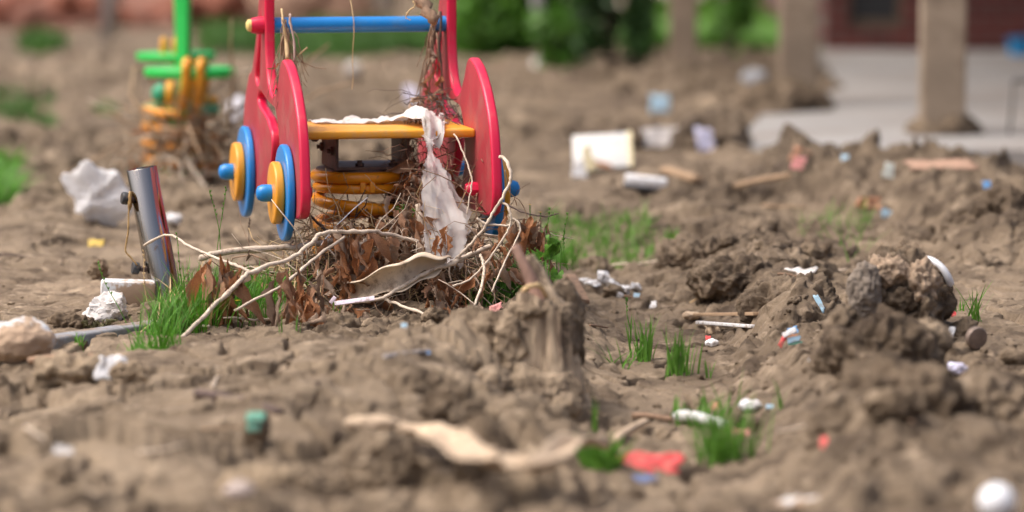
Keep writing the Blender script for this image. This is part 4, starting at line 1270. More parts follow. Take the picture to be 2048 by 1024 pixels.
    branch('short pale vine link between the two curling vines', [P(955, 436, 7.95), P(972, 448, 7.95), P(1000, 450, 7.95), P(1023, 451, 7.94)], .0026, .0024, TWIG_PALE)
    branch('thin pale stem leaning down into the grass right of the wheels', [P(1027, 437, 7.96), P(1037, 446, 7.95), P(1039, 466, 7.94), P(1010, 524, 7.9), P(984, 583, 7.84)], .0024, .0020, TWIG_PALE)
    branch('forked pale stem standing in the mud left of the grass', [P(961, 510, 7.95), P(968, 532, 7.92), P(965, 566, 7.88), P(949, 612, 7.82)], .0036, .0030, TWIG_PALE)
    b = branch('dark bare twig sticking out to the right past the blue wheel', [P(1000, 402, 8.05), P(1011, 407, 8.04), P(1039, 422, 8.02), P(1070, 430, 8.0), P(1093, 433, 8.0), P(1106, 430, 8.0), P(1117, 427, 8.0)], .0022, .0013, TWIG_DK)
    for u, v, L, W in ((1050, 438, .10, .9), (1062, 432, .085, 1.), (1074, 440, .085, 1), (1088, 455, .07, 1), (1098, 446, .06, .9), (1040, 450, .08, 1), (1028, 450, .08, .9), (1010, 430, .06, 1), (1080, 470, .055, 1), (1094, 478, .05, 1),
                       (1110, 424, .012, 1), (1028, 396, .02, .9), (1005, 425, .07, .8)):
        put_leaf(b, P(u, v, 8.0 + LR.uniform(-.03, .03)), L, .15, (6, 3, 1, 0), W * .85)
    cluster(b, (1030, 438, 1102, 475), 8.0, 12, (.05, .09), (6, 3, 2, 2))
    # cobweb-like wisp among the leaves at right
    b = branch('thin reddish twig hooked above the leaves at the right wheel', [P(1010, 340, 8.0), P(1020, 385, 8.0), P(1040, 402, 8.0), P(1052, 425, 8.0), P(1054, 440, 8.0)], .0014, .0010, TWIG_BR)
    branch('dark brown twig poking from the heap under the left red board', [P(612, 425, 8.16), P(628, 438, 8.14), P(655, 462, 8.1), P(690, 470, 8.05)], .0034, .0030, TWIG_DK)
    branch('thin straw stem leaning beside the left red board', [P(620, 428, 8.12), P(628, 470, 8.08), P(634, 520, 8.05), P(642, 590, 7.98)], .0017, .0014, STRAW)
    branch('fine white string running slantwise across the coil spring', [P(735, 395, 8.12), P(700, 425, 8.08), P(668, 458, 8.04), P(640, 497, 8.0), P(635, 560, 7.98)], .0014, .0012, WHITE_P, name='string', cat='string')
    b = branch('thin twig with curled leaves in front of the hanging film', [P(820, 545, 7.98), P(865, 515, 7.97), P(878, 480, 7.97), P(895, 462, 7.97)], .0014, .0010, TWIG_BR)
    for u, v in ((873, 470), (884, 476), (890, 462), (897, 452)):
        put_leaf(b, P(u, v, 7.96), .045, .3, (2, 6, 0, 0), .8)

    for bx, d_, n_, L_ in (((780, 430, 850, 540), 8.05, 26, (.04, .09)), ((850, 555, 965, 625), 7.98, 30, (.03, .07)), ((600, 590, 900, 640), 7.93, 42, (.025, .055)), ((650, 500, 720, 590), 7.98, 18, (.04, .08)), ((820, 330, 850, 420), 8.22, 14, (.04, .07)), ((940, 470, 1020, 560), 7.98, 18, (.03, .07))):
        for _ in range(n_):
            put_leaf(loose, P(LR.uniform(bx[0], bx[2]), LR.uniform(bx[1], bx[3]), d_ + LR.uniform(-.04, .04)), LR.uniform(*L_), .5, (4, 4, 3, 1))
    V, F = join([fibres(100, (-.08, -.14, .035), (.11, .03, .02), .16, .0012, 61), fibres(80, (.11, -.13, .06), (.07, .03, .03), .15, .0013, 62), fibres(60, (.16, -.06, .09), (.05, .04, .05), .18, .0012, 63)])
    link('twigs', mesh('twigs', V, F), TWIG_BR, loose)['kind'] = 'stuff'
    V, F = join([fibres(50, (-.03, -.15, .05), (.11, .03, .03), .17, .0014, 64), fibres(40, (.13, -.12, .08), (.06, .03, .04), .17, .0015, 65)])
    link('straw', mesh('straw', V, F), TWIG_PALE, loose)['kind'] = 'stuff'
    # tan curled sheet
    pts = [P(698, 598, 7.98), P(735, 592, 7.93), P(775, 582, 7.9), P(812, 566, 7.91), P(846, 553, 7.93), P(878, 543, 7.95), P(897, 535, 7.97)]
    pts = spline(pts, 5); V, F = [], []
    n = len(pts); m = 12
    for i, p in enumerate(pts):
        t = i / (n - 1); wd = .05 * (math.sin(PI * min(1, .12 + t * .92)) ** .5) + .004
        for k in range(m + 1):
            s = k / m; a = -1.5 + 3.6 * s
            y = -wd * .62 * math.cos(a) * .9; z = wd * .52 * math.sin(a) + .018
            wob = .004 * math.sin(7 * t + 5 * s) + .004 * math.sin(19 * t + 2)
            V.append(p + Vector((.02 * s * (t - .5), -y + wob, z + wob)))
    for i in range(n - 1):
        for k in range(m):
            a = i * (m + 1) + k; F.append((a, a + 1, a + m + 2, a + m + 1))
    o = wobj('cardboard_sheet', V, F, CARD, pts[0]); tag(o, 'curled tan sheet like a dry pod lying at the foot of the debris heap', 'cardboard')
    sm = o.modifiers.new('thick', 'SOLIDIFY'); sm.thickness = .0018
    # pale crumpled leaf standing in the heap
    g = P(733, 522, 8.0)
    tag(link('paper_scrap', sheet_mesh('paper_scrap', .032, .085, 17, crumple=.3, ragged=.3, curl=.25), M('grey_pale_leaf', (.56, .47, .40), .85, var=.15, scale=60, transl=.2), None, g, (1.35, -.28, .2)),
        'pale grey shrivelled leaf standing upright in the middle of the heap', 'dry leaf')
    # white plastic strip
    V, F = box(-.040, .040, -.005, .005, 0, .002)
    g = P(709, 602, 7.86)
    tag(link('plastic_strip', bevel_mesh('plastic_strip', V, F, .0008), flatmat('lilac_strip', (.78, .70, .80)), None, g, (.9, -.13, .05)), 'thin lilac-white plastic strip at the foot of the debris heap', 'plastic strip')
    g = P(666, 600, 7.87)
    tag(link('plastic_strip', bevel_mesh('plastic_strip', *box(-.008, .008, -.004, .004, 0, .002), .0008), flatmat('pink_white_strip', (.85, .72, .80)), None, g, (1.2, -.9, .05)), 'tiny pinkish-white plastic piece left of the plastic strip', 'plastic piece')

    # torn film hanging from the seat
    def film(name, label, rows, d0, seed, mt, fold=.0, cat='plastic film'):
        V, F = [], []
        rows2 = []
        for i in range(len(rows) - 1):
            for k in range(5):
                t = k / 5; rows2.append(tuple(rows[i][j] * (1 - t) + rows[i + 1][j] * t for j in range(4)))
        rows2.append(rows[-1]); m = 16
        for i, (v, ul, ur, d) in enumerate(rows2):
            for k in range(m + 1):
                s = k / m; wv = (ur - ul)
                u = ul + wv * s
                e = 0
                if k in (0, m): e = float(fbm2(np.array([i * .37]), np.array([seed + k + .3]), 3, seed, .7)[0]) * 8
                z = .009 * min(1, wv / 60) * (abs(math.sin(s * 5 + i * .05 + seed)) ** .7 - .5) + .004 * abs(math.sin(s * 17 - i * .22 + seed)) * min(1, wv / 50) + .012 * float(fbm2(np.array([s * 3.2 + seed]), np.array([i * .16]), 3, seed)[0]) * min(1, wv / 40)
                vb = v + (float(perlin2(np.array([s * 6.]), np.array([seed * 3.3]))[0]) * 22 if i > len(rows2) - 3 else 0)
                V.append(P(u + e, vb, d + z))
        for i in range(len(rows2) - 1):
            for k in range(m):
                a = i * (m + 1) + k; F.append((a, a + 1, a + m + 2, a + m + 1))
        o = wobj(name, V, F, mt, V[0]); tag(o, label, cat); return o
    film('plastic_film', 'torn whitish film hanging in a long strip from the front edge of the seat',
         [(268, 846, 880, 8.195), (286, 853, 864, 8.165), (305, 855, 866, 8.16), (330, 850, 880, 8.13), (360, 847, 895, 8.11), (400, 844, 914, 8.08), (440, 843, 930, 8.05), (480, 844, 932, 8.03), (510, 847, 926, 8.02), (530, 850, 914, 8.01)], 8.1, 3, FILM)
    film('plastic_film', 'greyer loose flap of torn film behind and right of the whitish strip',
         [(326, 872, 880, 8.17), (350, 874, 898, 8.16), (385, 878, 915, 8.15), (425, 888, 938, 8.13), (455, 893, 938, 8.11), (490, 896, 930, 8.09), (535, 898, 922, 8.07)], 8.1, 6, FILM)
    # paper lying on the seat
    V, F = [], []
    nu, nv = 60, 16
    for j in range(nv + 1):
        for i in range(nu + 1):
            s, t = i / nu, j / nv
            x = -.107 + s * (.115 + .107 + .05)
            lo = (.37 - .08 * s) if s < .62 else .32 - .185 * math.sin(min(1, (s - .62) / .14) * PI / 2) * (1 if s < .84 else max(0.1, 1 - (s - .84) * 7))
            hi = .470 - .05 * math.sin(s * 9) ** 2
            sy = lo + (hi - lo) * t + .012 * float(perlin2(np.array([s * 9]), np.array([t * 2 + 3]))[0])
            z = .3725 + .020 * max(0, float(fbm2(np.array([s * 6]), np.array([t * 3]), 3, 12)[0])) * (.3 + s) + .030 * math.exp(-((s - .74) / .14) ** 2) * math.sin(PI * min(1, .25 + t))
            if sy < .175: z = .3735 - (.175 - sy) * 1.1 ; sy = .170 - .006 * math.sin(s * 60)
            V.append(toy_pt(x, sy, z))
    for j in range(nv):
        for i in range(nu):
            a = j * (nu + 1) + i; F.append((a, a + 1, a + nu + 2, a + nu + 1))
    o = wobj('paper_sheet', V, F, PAPER, V[0]); tag(o, 'crumpled white wet paper spread along the seat of the red toy', 'paper')
    # dirt crumbs on the seat end
    r2 = empty('leaf_bundle', toy_pt(.125, .40, .372)); tag(r2, 'brown leaves and rootlets bundled on the seat against the right red board', 'leaf bundle')
    V, F = fibres(70, (.015, 0, .03), (.035, .025, .02), .09, .0010, 8)
    k = link('root_fibres', mesh('root_fibres', V, F), TWIG_DK, r2); k['kind'] = 'stuff'
    for u, v, L in ((825, 196, .04), (842, 200, .045), (836, 215, .045), (850, 225, .05), (862, 226, .05), (875, 232, .045), (828, 215, .04), (846, 240, .04), (868, 240, .035), (884, 244, .03), (832, 232, .03), (820, 205, .03)):
        put_leaf(r2, P(u, v, 8.36 + LR.uniform(-.03, .02)), L, .9, (2, 3, 4, 1), 1.2)
    # rootlets hanging at the right end of the bar
    p0 = toy_pt(.172, .49, .575)
    r3 = empty('root_bundle', p0); tag(r3, 'hanging bundle of roots and curled leaves tied round the right end of the blue bar', 'root bundle')
    V, F = [], []
    parts = []
    rr = random.Random(9)
    for i in range(34):
        q = Vector((rr.gauss(0, .008), rr.gauss(-.005, .012), rr.uniform(-.03, .025)))
        pts = [q]
        L = rr.uniform(.05, .20)
        dx = rr.gauss(0, .010)
        for k in range(7):
            pts.append(pts[-1] + Vector((dx * .2 + rr.gauss(0, .0035) - .0012, rr.gauss(0, .004), -L / 7)))
        parts.append(tube(pts, (.0013 * rr.uniform(.5, 1.8), .0006), 5))
    V, F = join(parts)
    link('root_fibres', mesh('root_fibres', V, F), TWIG_BR, r3)['kind'] = 'stuff'
    V, F = tube(spline([(.012, -.02, .025), (.013, -.022, .0), (.010, -.02, -.05), (.014, -.02, -.10), (.016, -.02, -.16), (.022, -.025, -.19), (.038, -.03, -.235)], 5), (.0030, .0020), 7, .1)
    link('root', mesh('root', V, F), TWIG_DK, r3)
    for dz, dx, L in ((-.05, -.006, .03), (-.08, -.008, .035), (-.10, .0, .04), (-.12, -.012, .05), (-.13, .004, .045), (-.145, -.022, .05), (-.155, -.006, .045), (-.11, .01, .03), (-.07, .002, .03), (-.16, -.03, .045)):
        put_leaf(r3, p0 + Vector((dx, -.012 + LR.gauss(0, .01), dz)), L, .6, (2, 4, 3, 0), 1.1)
    # thick branch leaning on the bar
    branch('thick brown branch resting on the right end of the blue bar', [P(872, 42, 8.30), P(856, 22, 8.31), P(838, -4, 8.33), P(800, -60, 8.36)], .0125, .0145, TWIG_BR, sub=3, knots=0)
    branch('thin curling rootlets hooked on the brown branch above the bar', [P(826, 2, 8.28), P(830, 12, 8.28), P(818, 22, 8.28), P(812, 36, 8.28), P(822, 40, 8.28)], .0022, .0010, STRAW)
    # stems on the left end of the bar
    branch('pale dry stem leaning on the left end of the blue bar', [P(563, 18, 8.28), P(567, 50, 8.26), P(572, 80, 8.26), P(574, 118, 8.24)], .0026, .0048, STRAW, sub=4)
    branch('pinkish dry stem leaning on the blue bar next to the pale stem', [P(580, 28, 8.27), P(582, 52, 8.26), P(587, 80, 8.25), P(590, 124, 8.24)], .0032, .0026, M('pinkish_stem', (.40, .28, .24), .8, var=.2, scale=80), sub=4)
    p0 = P(570, 60, 8.27)
    r4 = empty('root_bundle', p0); tag(r4, 'thin wad of rootlets behind the two dry stems at the left end of the bar', 'root bundle')
    parts = []
    for i in range(30):
        q = Vector((rr.gauss(0, .005), rr.gauss(0, .008), rr.uniform(-.02, .03))); pts = [q]; L = rr.uniform(.05, .17); dx = rr.gauss(.008, .012)
        for k in range(7): pts.append(pts[-1] + Vector((dx * .22 + rr.gauss(0, .003), rr.gauss(0, .003), -L / 7)))
        parts.append(tube(pts, (.0011 * rr.uniform(.5, 1.6), .0005), 5))
    V, F = join(parts); link('root_fibres', mesh('root_fibres', V, F), TWIG_BR, r4)['kind'] = 'stuff'
    V, F = tube([(.025, 0, -.055), (.033, 0, -.047), (.046, 0, -.036)], (.0010, .0020), 6); link('straw', mesh('straw', V, F), STRAW, r4)
    V, F = tube(spline([(.02, 0, -.065), (.04, 0, -.068), (.06, 0, -.077), (.085, 0, -.08)], 4), (.0009, .0006), 5); link('root', mesh('root', V, F), TWIG_BR, r4)
    for dz in (-.10, -.115, -.07): put_leaf(r4, p0 + Vector((-.012, 0, dz)), .03, .5, (3, 2, 0, 4), 1)
    # fine string hanging over the middle of the bar
    branch('fine tan string hanging over the middle of the blue bar', [toy_pt(-.008, .52, .64), toy_pt(-.006, .484, .592), toy_pt(-.005, .478, .56), toy_pt(-.008, .48, .50), toy_pt(-.007, .48, .46), toy_pt(-.010, .48, .435)], .0013, .0008, STRAW, name='string', cat='string', knots=0)
    # thin twig from seat edge to red knob
    branch('thin dry stalk bent from the seat corner down to the red bolt', [P(908, 268, 8.14), P(916, 280, 8.12), P(932, 320, 8.1), P(942, 350, 8.08), P(944, 368, 8.07), P(938, 400, 8.06), P(934, 428, 8.05)], .0022, .0015, TWIG_PALE)

    # tangle on the green toy
    c = P(372, 352, 10.9); zz = gz(c.x, c.y)
    r5 = empty('debris_tangle', (c.x, c.y, zz)); tag(r5, 'brown tangle of branches and leaves caught on the spring of the green toy', 'debris heap')
    V, F = join([fibres(90, (0, 0, .10), (.075, .06, .06), .22, .0022, 12, .3), fibres(26, (.02, -.03, .10), (.06, .04, .06), .36, .004, 13, .2)])
    link('twigs', mesh('twigs', V, F), WOOD, r5)['kind'] = 'stuff'
    V, F = fibres(40, (.02, -.03, .11), (.06, .04, .06), .28, .003, 14, .2); link('straw', mesh('straw', V, F), TWIG_PALE, r5)['kind'] = 'stuff'
    for i in range(95):
        put_leaf(r5, r5.location + Vector((LR.gauss(.01, .075), LR.gauss(-.02, .05), LR.uniform(.01, .19))), LR.uniform(.04, .08), .7, (3, 4, 6, 0), 1.1)
    branch('long pale branch leaning out of the tangle toward the mud', [P(372, 318, 10.8), P(410, 380, 10.7), P(412, 440, 10.5)], .006, .004, TWIG_PALE)
    branch('bent brown branch lying left of the green toy foot', [P(300, 430, 10.6), P(350, 400, 10.7), P(400, 370, 10.8)], .006, .004, TWIG_BR)

# ------------------------------------------------------------------ stump, mounds and clods
def mound(label, u, v, d, wpx, hpx, seed, mt=None, flat_=.8, amp=.30, lump=.30, sub=6, fine=.055, sink=.35, name='mud_mound', cat='mud mound', lf=3.2):
    s = d / FPX
    p = P(u, v, d)
    me = blob_mesh(name, (wpx * s / 2, wpx * s / 2 * flat_, hpx * s * .75), seed, sub, amp, 1.5, lump, lf, fine)
    o = link(name, me, mt or MUD, None, (p.x, p.y, p.z + hpx * s * .10))
    if label: tag(o, label, cat)
    return o

def build_mounds():
    # stump: split post core under mud with a stick through its top
    SD = 7.02
    g = P(1078, 770, SD)
    z0 = gz(g.x, g.y) - .10
    HT = P(1078, 612, SD).z - z0
    r = empty('tree_stump', (g.x, g.y, z0)); tag(r, 'mud-caked split stump standing beside the rut with a stick through its top', 'stump')
    V, F = [], []
    n, m = 48, 34
    for j in range(m + 1):
        t = j / m; z = HT * t
        for k in range(n):
            a = 2 * PI * k / n
            w = .049 * (1.12 - .22 * t) + .035 * (1 - t) ** 2
            rad = w * (1 + .10 * math.sin(5 * a + 1) + .20 * float(perlin2(np.array([math.cos(a) * 3.2 + 5]), np.array([math.sin(a) * 3.2 + t * .8]))[0]) +
                       .10 * float(perlin2(np.array([a * 6.0]), np.array([t * .9 + 3]))[0]) + .06 * float(perlin2(np.array([a * 3.0]), np.array([t * 9]))[0]))
            V.append((rad * math.cos(a) * 1.05 + .010 * t, rad * math.sin(a) * .8, z - .03 * math.cos(a - .4) * t))
    for j in range(m):
        for k in range(n): F.append((j * n + k, j * n + (k + 1) % n, (j + 1) * n + (k + 1) % n, (j + 1) * n + k))
    F.append(tuple(m * n + k for k in range(n)))
    link('wood_core', mesh('wood_core', V, F, angle=70), STUMPM, r)
    top = HT - .005
    for (dx, dy, dz, sx, sy, sz, sd_) in ((-.012, -.004, top, .044, .040, .016, 1), (.036, .01, top - .018, .026, .03, .030, 2), (-.040, .0, top - .05, .026, .03, .045, 3), (-.055, .01, top - .10, .03, .035, .05, 4), (.048, .012, top - .07, .018, .028, .06, 5), (-.046, -.026, top - .075, .026, .022, .075, 6), (.02, -.03, top - .16, .05, .02, .03, 7)):
        link('mud_cap', blob_mesh('mud_cap', (sx, sy, sz), 410 + sd_, 5, .28, 1.8, .25, 3, .06), MUD, r, (dx, dy, dz))
    V, F = tube(spline([P(1090, 640, SD) - r.location, P(1066, 570, SD + .02) - r.location, P(1046, 526, SD + .03) - r.location, P(1030, 492, SD + .04) - r.location], 4), (.0135, .0080), 9, .12)
    link('stick', mesh('stick', V, F), M('pinkish_brown_bark', (.27, .165, .125), .8, var=.3, scale=50, bump=.4, bscale=100), r)
    V, F = tube(spline([P(1058, 512, SD + .06) - r.location, P(1082, 560, SD + .05) - r.location, P(1104, 600, SD + .03) - r.location, P(1138, 640, SD + .05) - r.location], 4), (.011, .017), 9, .2)
    link('root', mesh('root', V, F), STUMPM, r)
    V, F = tube(spline([P(1046, 582, SD - .02) - r.location, P(1062, 572, SD - .03) - r.location, P(1080, 572, SD - .02) - r.location, P(1092, 592, SD) - r.location], 4), (.005, .004), 8, .2)
    link('knot', mesh('knot', V, F), STRAW, r)
    mound('rounded muddy shoulder on the left side of the stump', 960, 705, 7.10, 215, 100, 51, flat_=.7, lump=.14, fine=.045, amp=.22, sink=.4)
    mound('mud lump wrapped on the right flank of the stump', 1124, 684, 7.10, 88, 140, 52, flat_=.9, lump=.16, sub=5)
    mound('mud slumped against the front foot of the stump', 1075, 790, 6.9, 180, 50, 53, flat_=.6, lump=.14, fine=.05, amp=.22)

    # foreground mounds on the right
    mound('largest lumpy mud mound in the right foreground', 1800, 905, 6.35, 330, 215, 60, MUD_DARK, flat_=.8, lump=.34, amp=.3, fine=.06)
    mound('broad mud shoulder right of the largest mound', 1985, 850, 6.5, 200, 110, 61, flat_=.9)
    mound('rounded mud lump at the left foot of the largest mound', 1680, 905, 6.2, 140, 130, 62, sub=5)
    mound('mud hump joining the largest mound to the fibrous clump', 1760, 745, 6.95, 250, 130, 63, MUD_DARK, flat_=.8)
    mound('tan clay block lodged on top of the mud hump', 1850, 690, 7.0, 110, 60, 64, MUD_PALE, sub=5, amp=.15, lump=.2)
    mound('mud lump with pale face left on top of the mud hump', 1690, 690, 7.0, 90, 90, 65, sub=5)
    mound('pale flat mud slab lying right of the largest mound', 1975, 790, 6.75, 130, 60, 66, MUD_PALE, sub=5)
    mound('pale clay patch on the front of the largest mound', 1790, 812, 6.12, 110, 44, 67, MUD_PALE, sub=5)
    # fibrous clump
    p = P(1797, 600, 7.55); s = 7.55 / FPX
    me = blob_mesh('fibrous_clump', (92 * s, 78 * s, 104 * s), 70, 6, .30, 1.6, .32, 2.4, .07)
    o = link('fibrous_clump', me, MUD, None, (p.x, p.y, p.z - .01)); tag(o, 'tall mud clump matted with brown fibre and rimmed with white plastic', 'mud clump')
    Vn = np.array([v.co[:] for v in me.vertices])
    rr = random.Random(5); parts = []
    for _ in range(900):
        v = Vn[rr.randrange(len(Vn))]
        if v[2] < .02 or v[1] > .02: continue
        q = Vector(v); d = (q.normalized() + Vector((rr.gauss(0, .9), rr.gauss(0, .9), rr.gauss(0, .9)))).normalized()
        L = rr.uniform(.008, .022)
        parts.append(tube([q, q + d * L * .5 + Vector((0, 0, .002)), q + d * L + Vector((0, 0, -.003))], (.0006, .0003), 4))
    V, F = join(parts)
    link('fibres', mesh('fibres', V, F), FIBRE, o)['kind'] = 'stuff'
    for u, v, w, h, sd_ in ((1775, 545, 90, 60, 1), (1840, 570, 70, 90, 2), (1740, 590, 70, 110, 3), (1800, 600, 90, 60, 4), (1845, 620, 60, 80, 5)):
        q = P(u, v, 7.49) - o.location
        link('mud_fold', blob_mesh('mud_fold', (w * s / 2, .035, h * s / 2), 420 + sd_, 5, .35, 1.8, .3, 2.6, .06), FIBREMUD if sd_ in (1, 2) else MUD, o, q)
    pts = [P(1848, 516, 7.56), P(1866, 522, 7.54), P(1884, 536, 7.53), P(1896, 555, 7.53), P(1900, 568, 7.54)]
    V, F = tube(spline(pts, 4), (.006, .008), 8)
    V = [Vector((v.x, v.y, v.z)) for v in V]
    tag(wobj('plastic_hoop', V, F, WHITE_C, pts[0]), 'clean white plastic rim showing at the upper right of the fibrous clump', 'plastic hoop')
    mound('grey rounded flap of mud hanging on the left of the fibrous clump', 1728, 592, 7.44, 66, 78, 72, M('grey_mud_felt', (.21, .175, .14), .95, var=.2, scale=40, bump=.6, bscale=90, bdist=.006), sub=5, amp=.20, lump=.30, fine=.08)

    # mid heaps
    mound('jagged mud heap in the middle beside the wheel rut', 1585, 620, 8.1, 190, 75, 80, flat_=.9, lump=.34, fine=.08)
    mound('mud ridge behind the jagged heap with a pale top', 1480, 565, 8.6, 190, 60, 81, lump=.34, fine=.08)
    mound('mud ridge left of centre behind the rut', 1400, 530, 9.1, 170, 60, 82, lump=.34, fine=.08)
    mound('small jagged mud heap with a dark hollow behind the rut', 1480, 505, 9.3, 110, 50, 83, lump=.34, sub=5, fine=.08)
    mound('short mud bank right of the pale-topped ridge', 1600, 560, 8.7, 110, 55, 84, sub=5, lump=.34)
    mound('dark rough mud pile at the right edge below the scarp', 2020, 480, 9.5, 150, 120, 85, MUD_DARK, lump=.34, fine=.08)
    mound('lumpy mud at the foot of the dark pile', 1930, 475, 9.6, 90, 70, 86, sub=5, lump=.34)
    mound('broad dark mud bank in front of the pale apron, left end', 1425, 285, 12.5, 150, 70, 87, flat_=1.2, sub=5)
    mound('mud bank heaped round the middle porch post', 1560, 225, 14.3, 190, 65, 88, MUD_DARK, flat_=1.2, sub=5)
    mound('mud bank behind the white carton', 1230, 285, 12.6, 150, 40, 89, MUD_DARK, flat_=1.3, sub=5)
    mound('mud swell round the farthest porch post', 1340, 178, 16, 190, 40, 90, flat_=1.3, sub=5)
    # foreground ball and lumps
    mound('round dark mud ball sitting on the peeled bark strip', 968, 930, 5.95, 120, 120, 93, MUD_DARK, flat_=1, amp=.15, lump=.2, sub=5, fine=.06)
    mound('muddy foreground lump left of the mud ball', 760, 955, 5.9, 150, 110, 94, flat_=.9)
    mound('rough mud bank in the lower left corner', 120, 945, 6.05, 260, 70, 95, flat_=.7, lump=.34)
    mound('mud slab edge in the left foreground', 350, 900, 6.2, 240, 40, 96, flat_=.6, lump=.4)
    mound('layered mud slab at the bottom left', 560, 985, 5.8, 260, 55, 97, MUD_PALE, flat_=.6, lump=.3)
    mound('crusted mud block in front of the ridge', 820, 800, 6.6, 190, 70, 98, flat_=.8)
    mound('mud block with a dark hollow under it right of the ridge', 905, 840, 6.35, 120, 80, 99, flat_=.8)

    # loose clods, individually
    MARKS = [('steel post', 330, 615), ('crumpled paper', 212, 650), ('left-edge foam block', 40, 715), ('debris heap', 780, 620), ('stump', 1078, 740), ('wheel rut tufts', 1320, 735),
             ('fibrous clump', 1800, 660), ('largest mound', 1800, 960), ('jagged heap', 1585, 650), ('white foam bits', 1222, 585), ('white carton', 1207, 345), ('black-bottomed slab', 1290, 388),
             ('front porch post', 1885, 270), ('scarp', 1760, 440), ('tan scarp board', 1885, 345), ('green toy', 365, 390), ('white plastic bag', 196, 450), ('brick heap', 150, 110), ('red wrapper', 1305, 945),
             ('bark strip', 1000, 1000), ('mint-painted stone', 512, 890), ('wedge-shaped chip', 742, 870), ('charred stick', 480, 815), ('white paint scrap', 224, 760), ('large grass tuft', 1445, 930),
             ('white ball', 1994, 1010), ('crack tuft', 1945, 640), ('dark right-edge pile', 2020, 520), ('dandelion', 1352, 480), ('striped wrapper', 1582, 700), ('middle porch post', 1596, 230), ('farthest post', 1366, 170), ('pale blue rag', 1320, 225), ('kerb', 160, 700), ('green grass strip', 700, 110), ('round whitish stone', 707, 150)]
    used = set()
    def place_words(u, v):
        out = []
        for nm, mu, mv in sorted(MARKS, key=lambda m: (m[1] - u) ** 2 + ((m[2] - v) * 2.2) ** 2):
            du, dv = u - mu, (v - mv) * 2.2
            out.append(('left of' if du < 0 else 'right of') + ' the ' + nm if abs(du) > abs(dv) else ('behind' if dv < 0 else 'in front of') + ' the ' + nm)
        return out
    def own_label(head, u, v):
        pw = place_words(u, v)
        for n_ in range(1, 4):
            for c in ([pw[n_ - 1]] if n_ == 1 else [pw[i] + ', ' + pw[n_ - 1] for i in range(n_ - 1)]):
                if (head + ' ' + c) not in used and len((head + ' ' + c).split()) < 17: used.add(head + ' ' + c); return head + ' ' + c
        return ' '.join((head + ' ' + pw[0]).split()[:16])
    meshes = []
    for i in range(9):
        me = blob_mesh('mud_clod', (1, .85, .6), 500 + i, 4, .32, 1.6, .35, 3, .1); me.materials.append(MUD if i % 3 else (MUD_PALE if i % 2 else MUD_DARK)); meshes.append(me)
    rr = random.Random(21); cnt = 0
    while cnt < 150:
        v = rr.uniform(150, 1010); u = rr.uniform(-30, 2080)
        x, y = flat(u, v)
        if y > 12.1 and x > .6: continue
        R = float(rough_mask(np.array([x]), np.array([y]))[0])
        if rr.random() > R ** 1.5: continue
        if 560 < u < 1010 and 560 < v < 640: continue
        s = rr.choice((.012, .015, .018, .022, .028, .036)) * rr.uniform(.8, 1.2)
        z = gz(x, y)
        o = link('mud_clod', meshes[cnt % 9], None, None, (x, y, z + s * .15), (rr.gauss(0, .4), rr.gauss(0, .4), rr.uniform(0, 6)), (s, s, s))
        sz_ = 'small' if s < .017 else ('middling' if s < .027 else 'large'); tn = ('damp dark' if (cnt % 9) % 3 == 0 and (cnt % 9) % 2 == 0 else 'pale' if (cnt % 9) % 3 == 0 else 'brown')
        tag(o, own_label(sz_ + ' ' + tn + ' clod', u, v), 'mud clod', 'loose mud clods'); cnt += 1
    used.clear(); tw = []
    for i in range(7):
        L_ = rr.uniform(.05, .13); q = [Vector((0, 0, 0))]; d = Vector((1, 0, 0))
        for k in range(5):
            d = (d + Vector((0, rr.gauss(0, .22), rr.gauss(0, .10)))).normalized(); q.append(q[-1] + d * L_ / 5)
        V, F = tube(q, (.0030, .0016), 6, .15); me = mesh('twig', V, F); me.materials.append((TWIG_BR, TWIG_PALE, WOOD, TWIG_DK)[i % 4]); tw.append(me)
    cnt = 0
    while cnt < 70:
        v = rr.uniform(130, 1010); u = rr.uniform(-30, 2080); x, y = flat(u, v)
        if y > 12.1 and x > .6: continue
        if rr.random() > float(rough_mask(np.array([x]), np.array([y]))[0]) + .15: continue
        k = max(1.0, y / 9)
        tag(link('twig', tw[cnt % 7], None, None, (x, y, gz(x, y) + .005), (0, rr.gauss(0, .12), rr.uniform(0, 6.28)), (k, k, k)), own_label(('brown', 'pale', 'tan', 'dark')[(cnt % 7) % 4] + ' loose twig', u, v), 'twig', 'scattered loose twigs'); cnt += 1
    # crumbs: one uncountable scatter
    Vc, Fc = ico(1)
    n = 11000
    rng = np.random.default_rng(33)
    v = rng.uniform(250, 1020, n) ** 1.0; u = rng.uniform(-60, 2110, n)
    y = 7480 / (v + 295); x = (u - 1024) / FPX * y
    keep = (rng.random(n) < np.clip(rough_mask(x, y), .1, 1)) & ~((y > 12.1) & (x > .6))
    x, y = x[keep], y[keep]; n = len(x)
    s = .0025 + .007 * rng.random(n) ** 3
    z = ground(x, y) + s * .25
    V = (Vc[None] * (1 + .45 * rng.normal(0, .5, (n, len(Vc), 1))) * s[:, None, None] * np.array([1, 1, .75])) + np.stack([x, y, z], -1)[:, None, :]
    F = Fc[None] + (np.arange(n) * len(Vc))[:, None, None]
    o = link('mud_crumbs', big_mesh('mud_crumbs', V.reshape(-1, 3), F.reshape(-1, 3), False), MUD)
    tag(o, 'fine crumbs of dry mud strewn over the churned ground', 'mud crumbs', None, 'stuff')
FIBREMUD = M('fibrous_mud', (.33, .245, .17), .95, var=.45, scale=70, bump=.9, bscale=120, bdist=.006)

